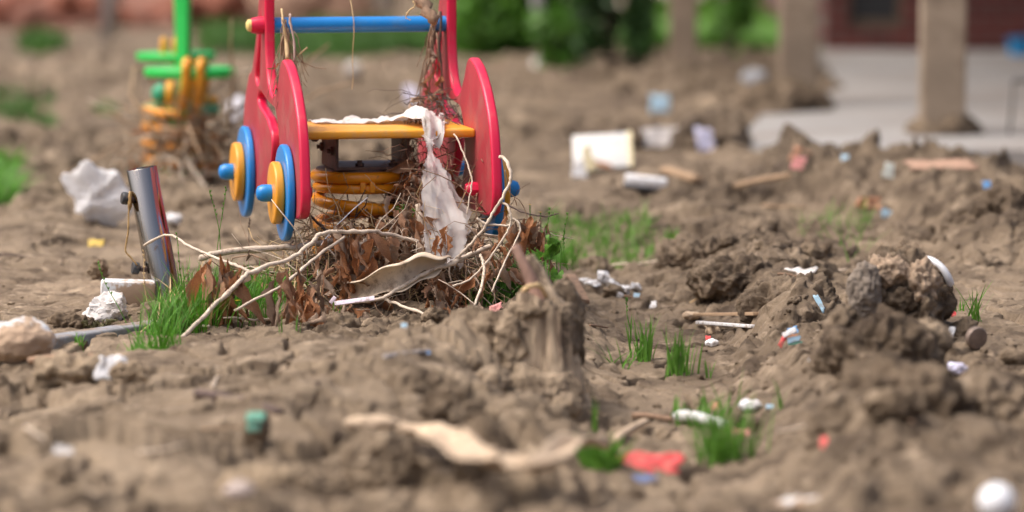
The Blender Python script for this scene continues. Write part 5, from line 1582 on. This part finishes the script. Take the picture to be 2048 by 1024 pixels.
# ------------------------------------------------------------------ grass tufts
def tuft(label, u, v, n, h, spread, seed, mt=GRASS, lean=.35, curl=.5, wid=.0032, name='grass_tuft', d=None, cat='grass tuft', stuff=False, flat_=1.0):
    rng = np.random.default_rng(seed)
    g = G(u, v) if d is None else P(u, v, d)
    xy = rng.normal(0, spread, (n, 2)) * np.array([1, flat_]) + np.array([g.x, g.y])
    z = ground(xy[:, 0], xy[:, 1]) - .004
    V, Q = blade_field(np.column_stack([xy, z]), h * (.45 + .75 * rng.random(n)), wid, lean, curl, seed)
    og = np.array([g.x, g.y, gz(g.x, g.y)])
    o = link(name, big_mesh(name, V - og, Q), mt, None, og)
    tag(o, label, cat, None, 'stuff' if stuff else None)
    return o

def seedstalk(label, pts, seed, mt=GRASS):
    r_ = random.Random(seed)
    pp = spline(pts, 5)
    parts = [tube(pp, (.0010, .0006), 5)]
    n = len(pp)
    for i in range(int(n * .55), n):
        for k in range(2):
            a = r_.uniform(0, 6.28); d = Vector((math.cos(a) * .003, math.sin(a) * .003, .006))
            parts.append(tube([pp[i], pp[i] + d * .5, pp[i] + d], [.0004, .0013, .0003], 5))
    V, F = join(parts)
    tag(wobj('grass_stalk', V, F, mt, pp[0]), label, 'grass stalk')

def build_grass():
    # big clump at the foot of the post and along the leaves, grown as one mass
    rng = np.random.default_rng(50)
    def mass(label, segs, n, h, seed, wid=.0030, lean=.45, curl=.8, mt=GRASS):
        rg = np.random.default_rng(seed); B = []
        for (u0, v0, u1, v1, sp, k) in segs:
            t = rg.random(int(n * k)); a = np.array(flat(u0, v0)); b = np.array(flat(u1, v1))
            q = a + (b - a) * t[:, None] + rg.normal(0, sp, (len(t), 2)) * np.array([1, 1.6]); B.append(q)
        B = np.concatenate(B); z = ground(B[:, 0], B[:, 1]) - .004
        V, Q = blade_field(np.column_stack([B, z]), h * (.4 + .8 * rg.random(len(B))), wid, lean, curl, seed)
        o = link('grass', big_mesh('grass', V, Q), mt); tag(o, label, 'grass', None, 'stuff')
    mass('thick green grass round the steel post foot and behind the brown leaves', ((310, 675, 420, 660, .018, .5), (350, 630, 470, 650, .028, .35), (470, 640, 560, 640, .03, .25), (290, 700, 350, 695, .010, .10)), 1000, .092, 51, wid=.0024)
    mass('dark grass tangled under the leaf clusters left of the heap', ((440, 615, 600, 610, .035, 1),), 700, .075, 52)
    mass('green grass behind the white vines right of the heap', ((945, 625, 1060, 612, .018, .7), (960, 600, 1050, 590, .03, .3)), 700, .105, 53, mt=GRASS_LT)
    mass('weedy grass with seed stems right of the toy wheels', ((1060, 540, 1130, 520, .03, 1),), 220, .09, 54)
    mass('fine grass lying over the kerb end in front of the post', ((260, 705, 330, 712, .012, 1),), 220, .05, 55, lean=1.0)
    mass('dry straw blades mixed through the grass at the post foot', ((310, 675, 420, 660, .02, .5), (350, 630, 560, 645, .03, .5)), 130, .085, 56, mt=STRAW, lean=.8)
    # tall stalks
    seedstalk('tall seeding grass stalk left of the near left wheel', [P(432, 520, 8.1), P(438, 470, 8.1), P(446, 420, 8.1), P(452, 378, 8.1)], 1)
    seedstalk('second tall seeding grass stalk leaning left near the left wheel', [P(442, 520, 8.14), P(438, 460, 8.14), P(428, 415, 8.14), P(420, 385, 8.14)], 2)
    seedstalk('thin dark stem standing under the rear left wheel', [P(498, 510, 8.3), P(498, 470, 8.3), P(499, 440, 8.3)], 3, TWIG_DK)
    seedstalk('seeding stalk bending left in front of the crumpled paper', [P(268, 680, 7.85), P(240, 620, 7.87), P(212, 570, 7.9), P(196, 528, 7.92)], 4)
    seedstalk('pale seed head beside the lower black knob', [P(300, 640, 8.1), P(292, 590, 8.12), P(288, 560, 8.12), P(288, 505, 8.14)], 5, STRAW)
    seedstalk('green upright stalk right of the steel post', [P(366, 640, 8.0), P(366, 600, 8.0), P(360, 540, 8.0), P(354, 470, 8.0)], 6)
    seedstalk('short brown seed head in the grass right of the steel post', [P(372, 640, 7.95), P(374, 600, 7.95), P(373, 580, 7.95), P(376, 545, 7.95)], 7, TWIG_BR)
    for k, (u, v, u2, v2, lab) in enumerate(((1120, 560, 1135, 430, 'tallest thin green stem right of the brown leaves'), (1090, 540, 1100, 420, 'yellow-budded stem behind the right leaf cluster'), (1135, 540, 1128, 470, 'short green stem beside the tall one'),
                                   (1262, 660, 1254, 600, 'thin blade standing left of the two rut tufts'))):
        seedstalk(lab, [P(u, v, 7.95), P((u + u2) / 2 - 4, (v + v2) / 2, 7.95), P(u2, v2, 7.95)], 20 + k)
    # broad-leaved weed right of the stump
    g = P(1092, 560, 7.75); r = empty('weed', (g.x, g.y, gz(g.x, g.y))); tag(r, 'broad-leaved green weed just behind the stump', 'weed')
    for i, (u, v, s, a) in enumerate(((1092, 520, .045, .5), (1112, 560, .04, 1.2), (1085, 545, .04, -.4), (1120, 585, .034, 1.6), (1100, 500, .035, .2), (1078, 530, .03, -.8))):
        me = leaf_mesh(600 + i, 1, .75)
        link('leaf', me, GRASS_LT, r, P(u, v, 7.74) - r.location, (PI - .6, a, i), (s, s, s))
    V, F = join([tube([(0, 0, 0), P(u, v, 7.74) - r.location], .0013, 5) for u, v in ((1092, 520), (1112, 560), (1085, 545), (1100, 500))]); link('stem', mesh('stem', V, F), GRASS, r)
    g = P(1535 / 1.0, 480, 9); 
    # rut tufts
    tuft('left of the two bright grass tufts growing in the wheel rut', 1285, 722, 46, .085, .012, 61, GRASS_LT, .25, .35, .0042)
    tuft('right of the two bright grass tufts growing in the wheel rut', 1357, 748, 40, .088, .012, 62, GRASS_LT, .22, .3, .0042)
    tuft('two tall thin blades behind the left rut tuft', 1256, 690, 5, .10, .004, 63, GRASS, .12, .2, .004)
    tuft('pale straggling blades beside the left rut tuft', 1248, 735, 14, .06, .018, 64, GRASS, .9, .8, .003)
    tuft('large blurred grass tuft in the right foreground rut', 1445, 930, 140, .100, .022, 65, GRASS_LT, .5, .6, .0045)
    tuft('thin blurred grass left behind the large foreground tuft', 1400, 850, 50, .07, .035, 66, GRASS, .6, .6, .004)
    tuft('leafy bright green sprig beside the red wrapper', 1200, 935, 46, .055, .014, 67, GRASS_LT, .7, .6, .012)
    tuft('lone upright blade behind the leafy sprig', 1187, 860, 6, .07, .004, 68, GRASS_LT, .15, .2, .009)
    tuft('grass tuft growing from a crack in the flat mud at right', 1945, 642, 16, .085, .007, 69, GRASS_LT, .5, .4, .0035)
    tuft('few small blades left of the crack tuft', 1912, 625, 9, .045, .010, 70, GRASS, .5, .4, .003)
    tuft('sprout at the front of the fibrous clump', 1770, 608, 5, .03, .004, 71, GRASS_LT, .3, .3, .003, d=7.38)
    tuft('small green sprig under the kerb', 163, 700, 26, .028, .008, 72, GRASS_LT, .8, .8, .004)
    tuft('tiny clover sprout on the mud right of the stump', 1160, 655, 8, .014, .004, 73, GRASS_LT, .9, .5, .006)
    tuft('single blade on the jagged heap edge', 1562, 815, 4, .05, .004, 74, GRASS, .3, .4, .004)
    tuft('tuft of green behind the small yellow flower', 1340, 490, 30, .05, .012, 75, GRASS, .5, .4, .004)
    for i, (u, v, lab) in enumerate(((560, 668, 'lone green blade in front of the second leaf cluster'), (595, 672, 'green blade at the right side of the second leaf cluster'), (668, 640, 'green blade under the plastic strip'), (1420, 760, 'faint blades in the rut front'))):
        tuft(lab, u, v, 5, .045, .004, 80 + i, GRASS_LT, .25, .3, .004)
    # small yellow flowers
    def flower(label, u, v, d, s):
        g = P(u, v, d); r = empty('flower', g); tag(r, label, 'flower')
        zg = gz(g.x, g.y) - g.z
        V, F = tube([(0, 0, zg), (.001, 0, zg * .5), (0, 0, 0)], .0012, 5); link('stem', mesh('stem', V, F), GRASS, r)
        V, F = [], []
        for k in range(16):
            a = k / 16 * 2 * PI; b = len(V)
            c_, s_ = math.cos(a), math.sin(a); w = .16
            V += [(0, 0, 0), (s * (c_ - w * s_) * .6, s * (s_ + w * c_) * .6, s * .25), (s * c_, s * s_, s * .18), (s * (c_ + w * s_) * .6, s * (s_ - w * c_) * .6, s * .25)]
            F.append((b, b + 1, b + 2, b + 3))
        link('petals', mesh('petals', V, F, smooth=False), FLOWER, r)
    flower('yellow dandelion flower standing in the blurred mud behind the rut', 1352, 475, 9.75, .019)
    flower('small yellow flower in the grass left of the heap', 475, 602, 7.8, .007)
    flower('tiny yellow bud on a stem right of the leaf cluster', 1060, 410, 8.3, .005)
    flower('second tiny yellow bud beside the stem right of the leaf cluster', 1081, 425, 8.25, .005)
    flower('lowest tiny yellow bud right of the leaf cluster', 1113, 490, 8.0, .005)

# ------------------------------------------------------------------ litter
def chip(name, label, cat, u, v, wpx, hpx, mt, seed, rot=None, crumple=.15, ragged=.25, thick=.0015, up=.5, curl=0.0):
    """bit of sheet lying on (or stuck in) the mud, facing the camera side"""
    g = G(u, v + hpx * .35); s = g.y / FPX
    rx = .9 if rot is None else rot[0]
    me = sheet_mesh(name, wpx * s, hpx * s / max(.35, math.sin(rx)), seed, crumple=crumple, ragged=ragged, thick=thick, curl=curl, nu=10, nv=8)
    o = link(name, me, mt, None, (g.x, g.y + .005, g.z + hpx * s * up), rot or (.9, 0, random.Random(seed).uniform(-.3, .3)))
    tag(o, label, cat); return o

def lump(name, label, cat, u, v, wpx, hpx, mt, seed, flat_=.7, amp=.25, lmp=.2, fine=.06, sub=4, up=.35):
    g = G(u, v + hpx * .35); s = g.y / FPX
    me = blob_mesh(name, (wpx * s / 2, wpx * s / 2 * flat_, hpx * s / 2), seed, sub, amp, 1.5, lmp, 3, fine)
    o = link(name, me, mt, None, (g.x, g.y, g.z + hpx * s * up)); tag(o, label, cat); return o

def stick(name, label, cat, a, b, r, mt, lift=.006, square=False):
    A, B = G(*a), G(*b)
    A.z += lift; B.z += lift
    if square:
        L = (B - A).length; d = (B - A).normalized()
        me = bevel_mesh(name, *box(0, L, -r, r, -r * .5, r * .5), r * .15)
        o = link(name, me, mt, None, A, (0, -math.asin(d.z), math.atan2(d.y, d.x)))
    else:
        V, F = tube(spline([A, A.lerp(B, .4) + Vector((0, 0, r * .4)), B], 6), (r, r * .8), 9, .12)
        o = wobj(name, V, F, mt, A)
    tag(o, label, cat); return o

def build_litter():
    # white carton with yellow ends and tan tear
    g = G(1207, 345); s = g.y / FPX
    r = empty('carton', (g.x, g.y, g.z)); tag(r, 'torn white printed carton with yellow edge lying far right of the toy', 'carton')
    me = bevel_mesh('panel', *box(-60 * s, 58 * s, -.006, .006, 0, 88 * s), .002)
    link('panel', me, WHITE_K, r, (0, 0, .008), (-.75, -.07, -.05))
    link('yellow_edge', bevel_mesh('yellow_edge', *box(50 * s, 60 * s, -.0075, .0075, 0, 90 * s), .002), CREAM_L, r, (0, 0, .008), (-.75, -.07, -.05))
    link('fold', sheet_mesh('fold', 20 * s, 52 * s, 3, ragged=.3), CREAM_L, r, (-30 * s, -.022, 28 * s), (1.25, -.2, .1))
    link('fold', sheet_mesh('fold', 44 * s, 12 * s, 4, ragged=.3), ORANGE_L, r, (-5 * s, -.020, 16 * s), (1.2, .2, 0))
    link('corner', sheet_mesh('corner', 26 * s, 40 * s, 6, ragged=.3), WHITE_P, r, (-46 * s, -.026, 8 * s), (1.1, .2, .2))
    for i in range(5):
        link('print_mark', mesh('print_mark', *box(-.003, .003, -.0074, -.0066, 0, .004)), GREY_L, r, ((-20 + i * 14) * s, .056, 49 * s + .008), (-.75, -.07, -.05))
    # white and black slab
    g = G(1290, 388); s = g.y / FPX
    r = empty('broken_case', (g.x, g.y, g.z + .012)); tag(r, 'white flat slab with a black underside lying below the carton', 'broken case')
    link('top', bevel_mesh('top', *box(-42 * s, 42 * s, -.02, .025, 6 * s, 24 * s), .003), WHITE_P, r, (0, 0, 0), (.1, .12, 0))
    link('underside', bevel_mesh('underside', *box(-44 * s, 40 * s, -.024, .02, -3 * s, 5.6 * s), .003), BLACK_L, r, (0, 0, 0), (.1, .12, 0))
    chip('paper_scrap', 'pale lilac paper scrap standing in the mud left of the apron corner', 'paper', 1410, 288, 36, 44, LILAC_L, 11, (1.2, .1, .2))
    chip('plastic_film', 'dull whitish film spread on the mud behind the carton', 'plastic film', 1325, 282, 76, 36, FILM, 12, (.9, 0, 0))
    chip('plastic_piece', 'pale blue rag lying far back between carton and post', 'rag', 1320, 212, 38, 32, CYAN_L, 13, (1.0, 0, .2))
    lump('plastic_bottle', 'bluish-grey crumpled plastic left of the middle porch post', 'plastic', 1508, 160, 52, 40, GREY_L, 14)
    chip('plank', 'flat orange-brown board lying on top of the scarp at right', 'board', 1885, 338, 132, 15, flatmat('faded_tan_board', (.42, .26, .18)), 15, (.5, 0, .05), .05, .2, .004)
    chip('wrapper', 'small reddish rag at the left end of the scarp', 'rag', 1600, 325, 34, 28, ORANGE_L, 16, (1.1, .4, 0))
    chip('wrapper', 'small pale pink scrap just below the reddish rag', 'scrap', 1597, 345, 24, 26, PINK_L, 17, (1.2, .2, 0))
    chip('plastic_piece', 'pale grey-green chip on the face of the scarp', 'plastic piece', 1778, 358, 20, 30, flatmat('grey_green_chip', (.5, .54, .5)), 18, (1.2, .2, 0))
    chip('plastic_piece', 'light blue scrap under the scarp near its dark hollow', 'plastic piece', 1774, 434, 20, 16, CYAN_L, 19, (1.1, .3, .2))
    chip('dead_leaf', 'curled orange-brown scrap below the scarp beside the light blue scrap', 'scrap', 1735, 420, 46, 22, ORANGE_L, 20, (1.0, .1, 0), .4, .4)
    chip('plastic_piece', 'tiny blue chip on top of the scarp right of centre', 'plastic piece', 1690, 325, 14, 12, CYAN_L, 21)
    chip('plastic_piece', 'faint blue chip near the right end of the scarp', 'plastic piece', 1975, 372, 16, 14, BLUE_L, 22)
    stick('stick', 'pale stick lying on the mud below the scarp', 'stick', (1470, 378), (1580, 362), .008, WOOD)
    stick('plank', 'brown plank end with a dark hollow under it below the carton', 'board', (1330, 358), (1395, 378), .016, WOOD, .02, True)
    lump('stone', 'round whitish stone far behind the toy seat', 'stone', 707, 140, 34, 32, flatmat('pale_stone', (.55, .52, .48)), 23, .9, .1, .05)
    lump('plastic_bag', 'white rounded bag half hidden behind the left red board', 'plastic bag', 478, 225, 44, 60, flatmat('lilac_white', (.74, .75, .82)), 24, .9, .12, .2)
    lump('foam_piece', 'small white foam piece behind the foot of the steel post', 'foam', 344, 440, 40, 22, WHITE_P, 25)
    chip('dead_leaf', 'flat yellow leaf on the smooth mud left of the steel post', 'leaf', 192, 489, 30, 10, YEL_L, 26, (.4, 0, .1), .1)
    chip('paper_scrap', 'small white scrap behind the seat on the mud', 'paper', 822, 195, 22, 30, LILAC_L, 27)
    chip('paper_scrap', 'whitish blurred scrap on the mud in front of the green bushes', 'paper', 1080, 130, 34, 18, PAPER, 28)
    # foam crumbs behind rut
    r_ = random.Random(3)
    g = G(1222, 580); r = empty('foam_scraps', g); tag(r, 'broken white foam bits scattered on the mud behind the rut', 'foam scraps')
    for (u, v, w, h) in ((1172, 566, 34, 16), (1205, 562, 30, 34), (1225, 570, 36, 26), (1250, 582, 34, 26), (1272, 578, 22, 18), (1190, 572, 30, 14), (1240, 590, 20, 16), (1212, 552, 16, 18)):
        q = G(u, v + h * .3); s = q.y / FPX
        link('foam', crumple_mesh('foam', (w * s / 2, w * s / 2.6, h * s / 2), 600 + u, 4), WHITE_P, r, q - r.location + Vector((0, 0, h * s * .3)))
    chip('plastic_piece', 'tiny bright blue chip near the white foam bits', 'plastic piece', 1273, 595, 12, 8, CYAN_L, 31)
    chip('plastic_piece', 'tiny pale chip right of the bright blue chip', 'plastic piece', 1307, 612, 12, 14, WHITE_P, 32)
    stick('wood_strip', 'thin brown wood strip lying level in the rut', 'wood strip', (1392, 643), (1512, 645), .007, WOOD, .012, True)
    stick('plastic_strip', 'white flat strip lying just below the brown wood strip', 'plastic strip', (1396, 655), (1506, 661), .006, WHITE_P, .006, True)
    lump('wood_chip', 'pale knobbly wood chip at the left end of the wood strip', 'wood chip', 1383, 640, 36, 16, BARKP, 33)
    chip('paper_scrap', 'crinkled cream scrap in front of the white flat strip', 'paper', 1425, 663, 30, 14, BARKP, 34, (.8, 0, .2), .4)
    lump('foam_piece', 'white lump with a pink spot in the middle of the rut', 'foam', 1424, 687, 26, 16, WHITE_P, 35)
    chip('plastic_piece', 'pink spot scrap touching the white lump in the rut', 'plastic piece', 1416, 678, 10, 8, RED_L, 36)
    # colourful wrapper
    g = G(1582, 698); s = g.y / FPX
    r = empty('wrapper', g); tag(r, 'small torn wrapper striped red, white, blue and green under the jagged heap', 'wrapper')
    for nm, mt, x, w, h, ry, z in (('red_band', RED_L, -17, 9, 28, .5, 14), ('white_band', WHITE_P, -4, 30, 11, -.45, 30), ('blue_band', CYAN_L, 6, 26, 11, -.2, 16), ('green_band', MINT_L, 8, 28, 6, -.1, 8), ('inside', ORANGE_L, 0, 26, 12, 0, 20)):
        link(nm, sheet_mesh(nm, w * s, h * s, len(nm), crumple=.15, ragged=.2, nu=6, nv=4), mt, r, (x * s, -.004 if nm != 'inside' else .004, z * s + .002), (1.2, ry, 0))
    chip('plastic_piece', 'bright blue chip just above the striped wrapper', 'plastic piece', 1587, 664, 20, 14, BLUE_L, 37, (1.2, -.3, 0))
    chip('plastic_piece', 'pale grey-blue strip on the edge of the jagged heap', 'plastic strip', 1640, 618, 10, 34, CYAN_L, 38, (1.2, -.5, 0))
    stick('bone_shard', 'pale grey spoon-like shard at the left foot of the mud hump', 'shard', (1625, 742), (1700, 700), .008, flatmat('pale_grey_shard', (.60, .62, .66)), .02)
    lump('plastic_piece', 'wide grey-white end of the spoon-like shard', 'shard', 1650, 728, 62, 26, flatmat('pale_grey_shard2', (.60, .62, .66)), 39, .5)
    # tin cap at right
    g = G(1948, 694); s = g.y / FPX
    me = lathe_mesh('bottle_cap', rounded_disc(23 * s, 0, 16 * s, .003), 32)
    r = link('jar_lid', me, M('dull_tin', (.22, .17, .14), .5, metal=.4, var=.3, scale=50), None, (g.x, g.y, g.z + 20 * s), (0, .15, -1.15)); tag(r, 'round dull tin lid with a mint patch on the flat mud at right', 'tin lid')
    link('mint_patch', sheet_mesh('mint_patch', .024, .016, 8, nu=6, nv=4), CYAN_L, r, (-.0015, 0, .004), (PI / 2, 0, PI / 2))
    chip('plastic_piece', 'white chip on the right flank of the mud hump', 'plastic piece', 1903, 672, 12, 24, WHITE_P, 40, (1.3, .2, 0))
    lump('foam_piece', 'lilac-white lump on the right slope of the largest mound', 'foam', 1912, 742, 46, 26, LILAC_L, 41)
    chip('plastic_piece', 'small red fleck on the right edge of the fibrous clump', 'plastic piece', 1908, 630, 10, 10, RED_L, 42, (1.2, 0, 0))
    lump('mud_clod', 'undercut pale clod at the right edge of the flat mud', 'mud clod', 2030, 715, 60, 34, MUD_PALE, 43)
    # foreground
    s = 5.5 / FPX; g = P(1994, 1004, 5.5)
    for dd in np.arange(5.9, 5.0, -.01):
        q = P(1994, 1003, dd)
        if q.z >= gz(q.x, q.y) + 36 * s: g = q; break
    tag(link('foam_ball', blob_mesh('foam_ball', (37 * s, 37 * s, 36 * s), 44, 5, .03, 1.5, .02, 3, .004), WHITE_C, None, (g.x, g.y, g.z)), 'smooth white ball resting on the mud in the bottom right corner', 'ball')
    chip('wrapper', 'flattened red wrapper lying in the foreground rut', 'wrapper', 1305, 934, 122, 34, RED_L, 45, (.8, 0, .05), .2, .3)
    chip('plastic_strip', 'dark blue strip lying below the red wrapper', 'plastic strip', 1275, 962, 84, 13, flatmat('slate_blue', (.10, .16, .34)), 46, (.7, 0, 0))
    lump('foam_piece', 'white blurred foam bit behind the large grass tuft', 'foam', 1500, 814, 46, 22, WHITE_P, 47)
    stick('plastic_tube', 'white tube lying behind the large foreground grass tuft', 'plastic tube', (1355, 848), (1448, 862), .011, WHITE_P, .01)
    stick('bone_shard', 'bent whitish stick beside the leafy sprig', 'stick', (1230, 892), (1292, 858), .0085, BARKP, .008)
    stick('stick', 'dark stick end crossing behind the white tube', 'stick', (1265, 842), (1345, 850), .006, TWIG_BR, .008)
    chip('wrapper', 'small red scrap behind the large grass tuft', 'scrap', 1482, 872, 36, 14, PINK_L, 48)
    chip('plastic_piece', 'small orange speck in the thin blurred grass', 'plastic piece', 1432, 815, 16, 14, ORANGE_L, 49)
    chip('plastic_piece', 'tiny blue-green speck right of the white foam bit', 'plastic piece', 1540, 820, 16, 8, CYAN_L, 50)
    chip('plastic_piece', 'dark red speck at the left foot of the largest mound', 'plastic piece', 1648, 890, 14, 22, RED_L, 51)
    chip('plastic_piece', 'orange speck on the pale clay patch of the largest mound', 'plastic piece', 1825, 815, 18, 16, ORANGE_L, 52)
    lump('plastic_piece', 'white-grey blur of plastic at the bottom edge under the rut', 'plastic', 1610, 1016, 130, 22, FOAM, 53, .4)
    # peeled bark strip, curved
    pts = [G(u, v) for u, v in ((796, 890), (842, 912), (880, 950), (940, 985), (1010, 1003), (1085, 1000), (1150, 982), (1215, 958))]
    zs_ = [max(q.z for q in pts[max(0, i_ - 1):i_ + 2]) for i_ in range(len(pts))]
    for i_, q in enumerate(pts): q.z = .5 * (q.z + zs_[i_]) + .016 + .022 * min(1, i_ / 4)
    pp = spline(pts, 6); V, F = [], []
    n = len(pp); m = 8
    for i, p in enumerate(pp):
        t = (pp[min(i + 1, n - 1)] - pp[max(i - 1, 0)]); t.z = 0; t.normalize(); nr = Vector((-t.y, t.x, 0))
        q = i / (n - 1); w = .026 * (.45 + .75 * math.sin(PI * min(1, q * .8 + .18))) * (1 if q < .9 else (1 - q) * 9 + .1)
        zc = p.z
        for k in range(m + 1):
            s_ = k / m * 2 - 1
            V.append(Vector((p.x, p.y, zc)) + nr * w * s_ + Vector((0, 0, .016 * s_ * s_ * (1 if s_ > 0 else .6) + .004 * math.sin(i * .9 + k))))
    for i in range(n - 1):
        for k in range(m): a = i * (m + 1) + k; F.append((a, a + 1, a + m + 2, a + m + 1))
    o = wobj('bark_peel', V, F, BARKP, pp[0]); tag(o, 'long curved strip of pale peeled bark in the bottom foreground', 'bark')
    sm = o.modifiers.new('thick', 'SOLIDIFY'); sm.thickness = .004
    lump('wood_chip', 'pale wedge-shaped wood chip in front of the ridge', 'wood chip', 742, 862, 112, 30, BARKP, 55, .5, .15, .1)
    lump('stone', 'small tan stone behind the wedge-shaped wood chip', 'stone', 720, 835, 52, 28, MUD_PALE, 56)
    o = lump('stone', 'muddy stone with mint-green paint on its top left', 'stone', 512, 868, 60, 80, MUD, 57, .8, .15, .1)
    s = 6.3 / FPX
    for x_, z_, w_, h_ in ((2, 22, 36, 20), (-2, 4, 24, 22)):
        link('paint_patch', sheet_mesh('paint_patch', w_ * s, h_ * s, 9, nu=6, nv=4, crumple=.1, thick=.003), MINT_L, o, (x_ * s, -.020, z_ * s), (1.1, 0, 0))
    stick('stick', 'dark charred stick lying in front of the silt sheet', 'stick', (396, 792), (562, 834), .0085, TWIG_DK, .004)
    stick('stick', 'pale grey stick half buried on the silt sheet', 'stick', (770, 728), (858, 708), .0045, flatmat('bluish_grey_stick', (.38, .35, .34)), .002)
    chip('plastic_piece', 'tiny blue fleck on the silt sheet', 'plastic piece', 855, 710, 10, 6, BLUE_L, 58)
    chip('plastic_piece', 'tiny lilac fleck on the silt below the heap', 'plastic piece', 808, 664, 12, 8, CYAN_L, 59)
    chip('petal', 'pink scrap on the bank left of the stump', 'scrap', 992, 626, 26, 16, PINK_L, 60, (1.0, -.3, 0))
    chip('dead_leaf', 'small yellow leaf fleck above the mud ball', 'leaf', 957, 845, 20, 18, YEL_L, 61, (1.1, 0, 0))
    chip('dead_leaf', 'second small yellow leaf fleck left of the bark strip', 'leaf', 770, 938, 18, 18, YEL_L, 62, (1.1, 0, 0))
    stick('stick', 'brown sticks lying between rock and kerb', 'stick', (60, 745), (190, 735), .007, TWIG_BR, .02)
    chip('plastic_piece', 'soiled pale scrap in the dark hollow at lower left', 'scrap', 125, 908, 40, 16, PAPER, 63, (.9, .2, 0))
    lump('stone', 'whitish lump at the bottom left centre', 'stone', 480, 1000, 60, 40, flatmat('pinkish_white_lump', (.48, .40, .36)), 64)
    # bluish debris behind the stump
    lump('plastic_bottle', 'crushed grey-blue plastic just behind the stump', 'plastic', 1133, 598, 46, 34, GREY_L, 65, .7, .2, .5)
    stick('plank', 'short dark ribbed board end leaning right of the stump', 'board', (1142, 575), (1170, 612), .010, TWIG_BR, .008, True)
    chip('paper_scrap', 'washed white smear of paper on the pale-topped ridge', 'paper', 1490, 562, 70, 16, PAPER, 66, (.5, .1, .2), .2, .2)
    chip('paper_scrap', 'second washed white smear right of the first', 'paper', 1595, 548, 64, 14, PAPER, 67, (.45, 0, -.1), .2, .4)
    for k, (a, b, lab) in enumerate((((1380, 610), (1420, 590), 'thin straw lying on the mud behind the rut'), ((1180, 655), (1215, 660), 'thin dark twig lying near the clover sprout'), ((1652, 690), (1652, 740), 'upright straw in front of the jagged heap'))):
        stick('straw', lab, 'straw', a, b, .0022, STRAW if k != 1 else TWIG_BR, .004)
MINTROCK = M('mint_painted_mud_stone', (.26, .19, .135), .85, var=.2, scale=40, col2=(.14, .52, .36), c2scale=14, c2lo=.50, c2hi=.55, bump=.4)

build_back()
build_green_back()
build_toy()
build_green_toy()
build_left()
build_debris()
build_mounds()
build_grass()
build_litter()
